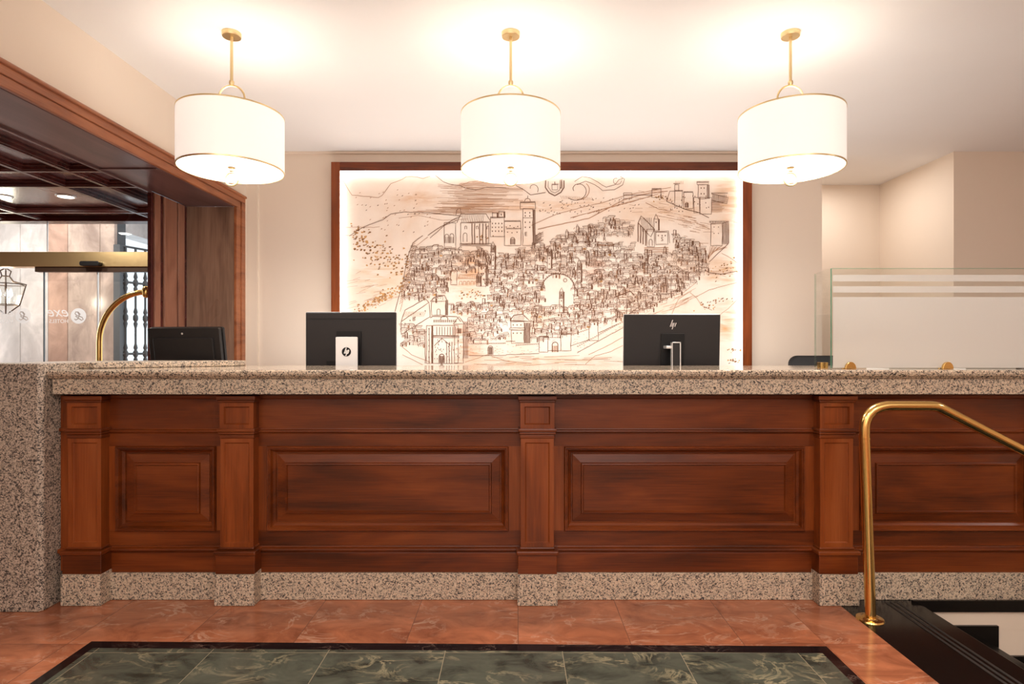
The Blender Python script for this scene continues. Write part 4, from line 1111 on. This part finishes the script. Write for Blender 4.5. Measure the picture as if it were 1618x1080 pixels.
# left closing wall of the vestibule
struct(MB().box(-9.2, -9, .3, 9, 0, 3.3).build('wall_left', m_palemarble))
struct(MB().box(-9, -2.3, .1, .3, 0, 3.3).build('wall_vestibule', m_wall))
# automatic glass doors
YD = 5.15
ad = thing('automatic_door', (-4.0, YD, 0), 'glazed automatic entrance door under a brass header in the vestibule', 'door')
MB().box(-8.9, -2.60, YD-.05, YD+.05, Z(421, YD-.05), Z(397.5, YD-.05)).build('header', m_brassbar, ad, bevel=.003)
MB().box(X(60, YD), -2.60, YD-.035, YD+.02, Z(430, YD), Z(421.2, YD)).build('door_track', m_bronze, ad, bevel=.002)
MB().prism_y(rrect(X(127.5, YD-.08), X(158.5, YD-.08), Z(420, YD-.08), Z(412.5, YD-.08), .016), YD-.10, YD-.0505).build('motion_sensor', m_black2, ad, bevel=.004)
MB().box(-8.9, X(74.5, YD), YD-.004, YD+.004, Z(397.5, YD)+.001, 2.284).build('transom_pane', g_clear, ad)
MB().box(X(75.5, YD), -2.6, YD-.004, YD+.004, Z(397.5, YD)+.001, 2.284).build('transom_pane', g_clear, ad)
MB().box(X(74.4, YD), X(75.6, YD), YD-.005, YD+.005, Z(397.5, YD)+.001, 2.284).build('pane_joint', m_silver, ad)
lf = MB().box(X(71, YD), X(154, YD), YD-.006, YD+.004, .01, Z(430, YD)-.001).build('door_leaf', g_clear, ad)
MB().box(X(154, YD), X(155.6, YD), YD-.008, YD+.006, .01, Z(430, YD)-.001).build('leaf_edge', m_silver, lf)
rf = MB().box(X(156.5, YD+.04), -2.62, YD+.034, YD+.042, .0005, Z(421, YD)-.001).build('side_pane', g_clear, ad)
lf2 = MB().box(-7.2, X(70, YD), YD-.006, YD+.004, .01, Z(421, YD)-.001).build('door_leaf', g_clear, ad)
MB().box(X(69.4, YD), X(70.6, YD), YD-.008, YD+.006, .01, Z(421, YD)-.001).build('leaf_edge', m_dark, lf2)
def decals(cx_, parent, mt, y):
    k = YD/F
    ZZ = lambda py: Z(py, YD)
    text_mesh('exe', 23*k, (X(cx_-23, YD), ZZ(493)), True, 'door_lettering', mt, parent, shear=.45, y=y, extr=.0002)
    text_mesh('HOTELS', 8.4*k, (X(cx_-24, YD), ZZ(507.5)), True, 'door_lettering', mt, parent, y=y, extr=.0002)
    # white roundel with the script mark cut out of it
    d = MB(); r = 12.2*k; cc = (X(cx_+7, YD), ZZ(499))
    disc(d, cc[0], cc[1], r, y-.0003, y+.0003, 32)
    ro = d.build('round_emblem', mt, parent)
    e = MB(); s = r*.62
    def q(u, v): return (cc[0]-s*(u+.3*v), cc[1]+s*v)
    stroke(e, [q(-.5, .3), q(-.2, .8), q(.3, .85), q(.55, .5), q(.3, .1), q(-.1, 0), q(-.7, -.3), q(-.8, -.7), q(-.4, -.9), q(.1, -.5), q(.6, 0)], r*.13, y-.0008)
    stroke(e, [q(-.1, .9), q(-.25, .2), q(-.1, -.1), q(.3, -.6), q(.8, -.85), q(1.0, -.6)], r*.13, y-.0008)
    e.build('emblem_script', m_grayd, ro)
m_grayd = glass('grey_script', (1,1,1), 0, .75, .3, srgb(176, 162, 152))
decals(118, lf, g_decal, YD-.008)
decals(31, lf2, g_decal2, YD-.008)

# far marble wall beyond the glass
YF = 7.0
def slab_x(px0, px1, mt, y=YF):
    return MB().box(X(px0, y)+.003, X(px1, y)-.003, y, y+.05, 0, 3.3).build('wall_far', mt)
for a, b_, mt in ((-620, -300, m_palemarble), (-300, -160, m_palemarble), (-160, -60, m_palemarble), (-60, 32, m_palemarble), (32, 76, m_palemarble), (76, 107, m_pinkmarble), (107, 158, m_wallmarble), (158, 181, m_wallmarble)):
    struct(slab_x(a, b_, mt))
xg = X(181, YF)
struct(MB().box(-9, xg, YF+.05, YF+.2, 0, 3.3).build('wall_far', m_dark))
struct(MB().box(xg, -2.9, 8.6, 8.7, 2.55, 3.3).build('wall_far', m_palemarble))
struct(MB().box(xg-.25, xg-.002, YF+.2, 8.6, 2.60, 3.3).build('wall_far', m_palemarble))
struct(MB().box(-9.0, -2.6, 5.2, 8.7, 3.3, 3.4).build('ceiling', m_ceil))
struct(MB().box(-9.0, -2.6, 5.18, 5.22, 2.401, 3.3).build('wall_vestibule', m_ceil))
# iron grille against the daylight
gr = thing('window_grille', (xg+.4, 7.7, 0), 'dark iron grille with turned balusters in front of the bright street window', 'grille')
G0 = Vector((xg+.02, 7.02)); G1 = Vector((xg+.45, 8.30)); gd = (G1-G0)
def gp(t_, z): return (G0.x+gd.x*t_, G0.y+gd.y*t_, z)
MB().box(xg-.0, xg+.075, YF-.02, YF+.03, 0.0005, 2.42).build('grille_frame', m_dark, gr)
for z_ in (.3, 1.15, 2.0, 2.42): MB().tube([gp(0, z_), gp(1, z_)], .014, 6).build('cross_bar', m_dark, gr)
for i in range(10):
    t_ = (i+.8)/10.5; pr = []
    p = gp(t_, 0)
    b = MB()
    prof = [(.014, 0.001)]
    for zz in (.3, .72, 1.15, 1.58, 2.0):
        prof += [(.012, zz-.12), (.024, zz-.07), (.014, zz-.045), (.028, zz-.02), (.028, zz+.02), (.014, zz+.045), (.024, zz+.07), (.012, zz+.12)]
    prof += [(.014, 2.42)]
    b.lathe((p[0], p[1], 0), prof, 8); b.build('baluster', m_dark, gr, smooth=True)

# lantern
lx, ly = X(9, 6.3), 6.3
ZL = lambda py: Z(py, 6.3)
ln_ = thing('lantern', (lx, ly, ZL(496)), 'six-sided brass framed lantern with glowing candle bulbs hanging behind the left glass', 'lantern')
pf = [(.012, ZL(424)), (.05, ZL(428)), (.035, ZL(436)), (.07, ZL(444)), (.19, ZL(449)), (.165, ZL(462)), (.13, ZL(481)), (.02, ZL(495))]
fb = MB()
for k in range(6):
    a = 2*PI*k/6+.2
    fb.tube([(lx+r*math.cos(a), ly+r*math.sin(a), z) for r, z in pf], .006, 6)
for r, z in (pf[4], pf[6], pf[2]):
    fb.tube([(lx+r*math.cos(2*PI*k/6+.2), ly+r*math.sin(2*PI*k/6+.2), z) for k in range(6)], .005, 6, closed=True)
fb.build('lantern_frame', m_bronze, ln_)
MB().lathe((lx, ly, 0), [(r*.94, z) for r, z in pf[2:7]], 6, .2).build('lantern_glass', g_clear, ln_)
for k in range(3):
    a = 2*PI*k/3; bx_, by_ = lx+.055*math.cos(a), ly+.055*math.sin(a)
    cn = MB().lathe((bx_, by_, 0), [(0, ZL(480)), (.012, ZL(480)), (.012, ZL(470)), (0, ZL(470))], 10).build('candle', m_paper, ln_)
    MB().lathe((bx_, by_, 0), [(0, ZL(470)), (.017, ZL(466)), (.012, ZL(460)), (0, ZL(455))], 10).build('bulb', m_bulb, cn, smooth=True)
br = MB(); br.tube([(lx, ly, ZL(425)), (lx, ly, ZL(416)), (lx, ly+.1, ZL(414)), (lx, YF-.002, ZL(414))], .009, 8)
br.build('wall_bracket', m_brassbar, ln_)
l = bpy.data.lights.new('lantern_glow', 'POINT'); l.energy = 12; l.color = (1, .88, .7); l.shadow_soft_size = .06
lo = bpy.data.objects.new('lantern_glow', l); C.collection.objects.link(lo); lo.location = (lx, ly, ZL(463))

# luggage cart with a brass hoop
YK = 4.82
kx = X(231, YK)
kt = thing('luggage_cart', (kx, YK, 0), 'brass luggage cart with a high rounded hoop standing in the vestibule', 'luggage cart')
a_, b_ = .375, .40; zc = Z(461, YK)-b_
hp = [(kx-a_, YK, .24), (kx-a_, YK, zc-.1)]+[(kx-a_*math.cos(PI*k/24), YK, zc+b_*math.sin(PI*k/24)) for k in range(25)]
hp += [(kx+a_-.02, YK, zc-.1), (kx+a_-.02, YK, .24)]
MB().tube(hp, .022, 14).build('hoop', m_brass, kt, smooth=True)
MB().lathe((kx, YK, zc+b_), [(0, .05), (.022, .04), (.03, .02), (.03, -.02), (.022, -.04), (0, -.05)], 16).build('crown_knob', m_brass, kt, smooth=True)
MB().prism_z(rrect(kx-.42, kx+.38, YK-.20, YK+.20, .06, 4), .18, .235).build('platform', m_brass, kt, bevel=.01)
MB().prism_z(rrect(kx-.40, kx+.36, YK-.18, YK+.18, .05, 4), .235, .245).build('deck_carpet', m_carpet, kt)
for sx_ in (-.32, .28):
    for sy_ in (-.13, .13):
        MB().tube([(kx+sx_, YK+sy_-.02, .0905), (kx+sx_, YK+sy_+.02, .0905)], .09, 20).build('wheel', m_rubber, kt)
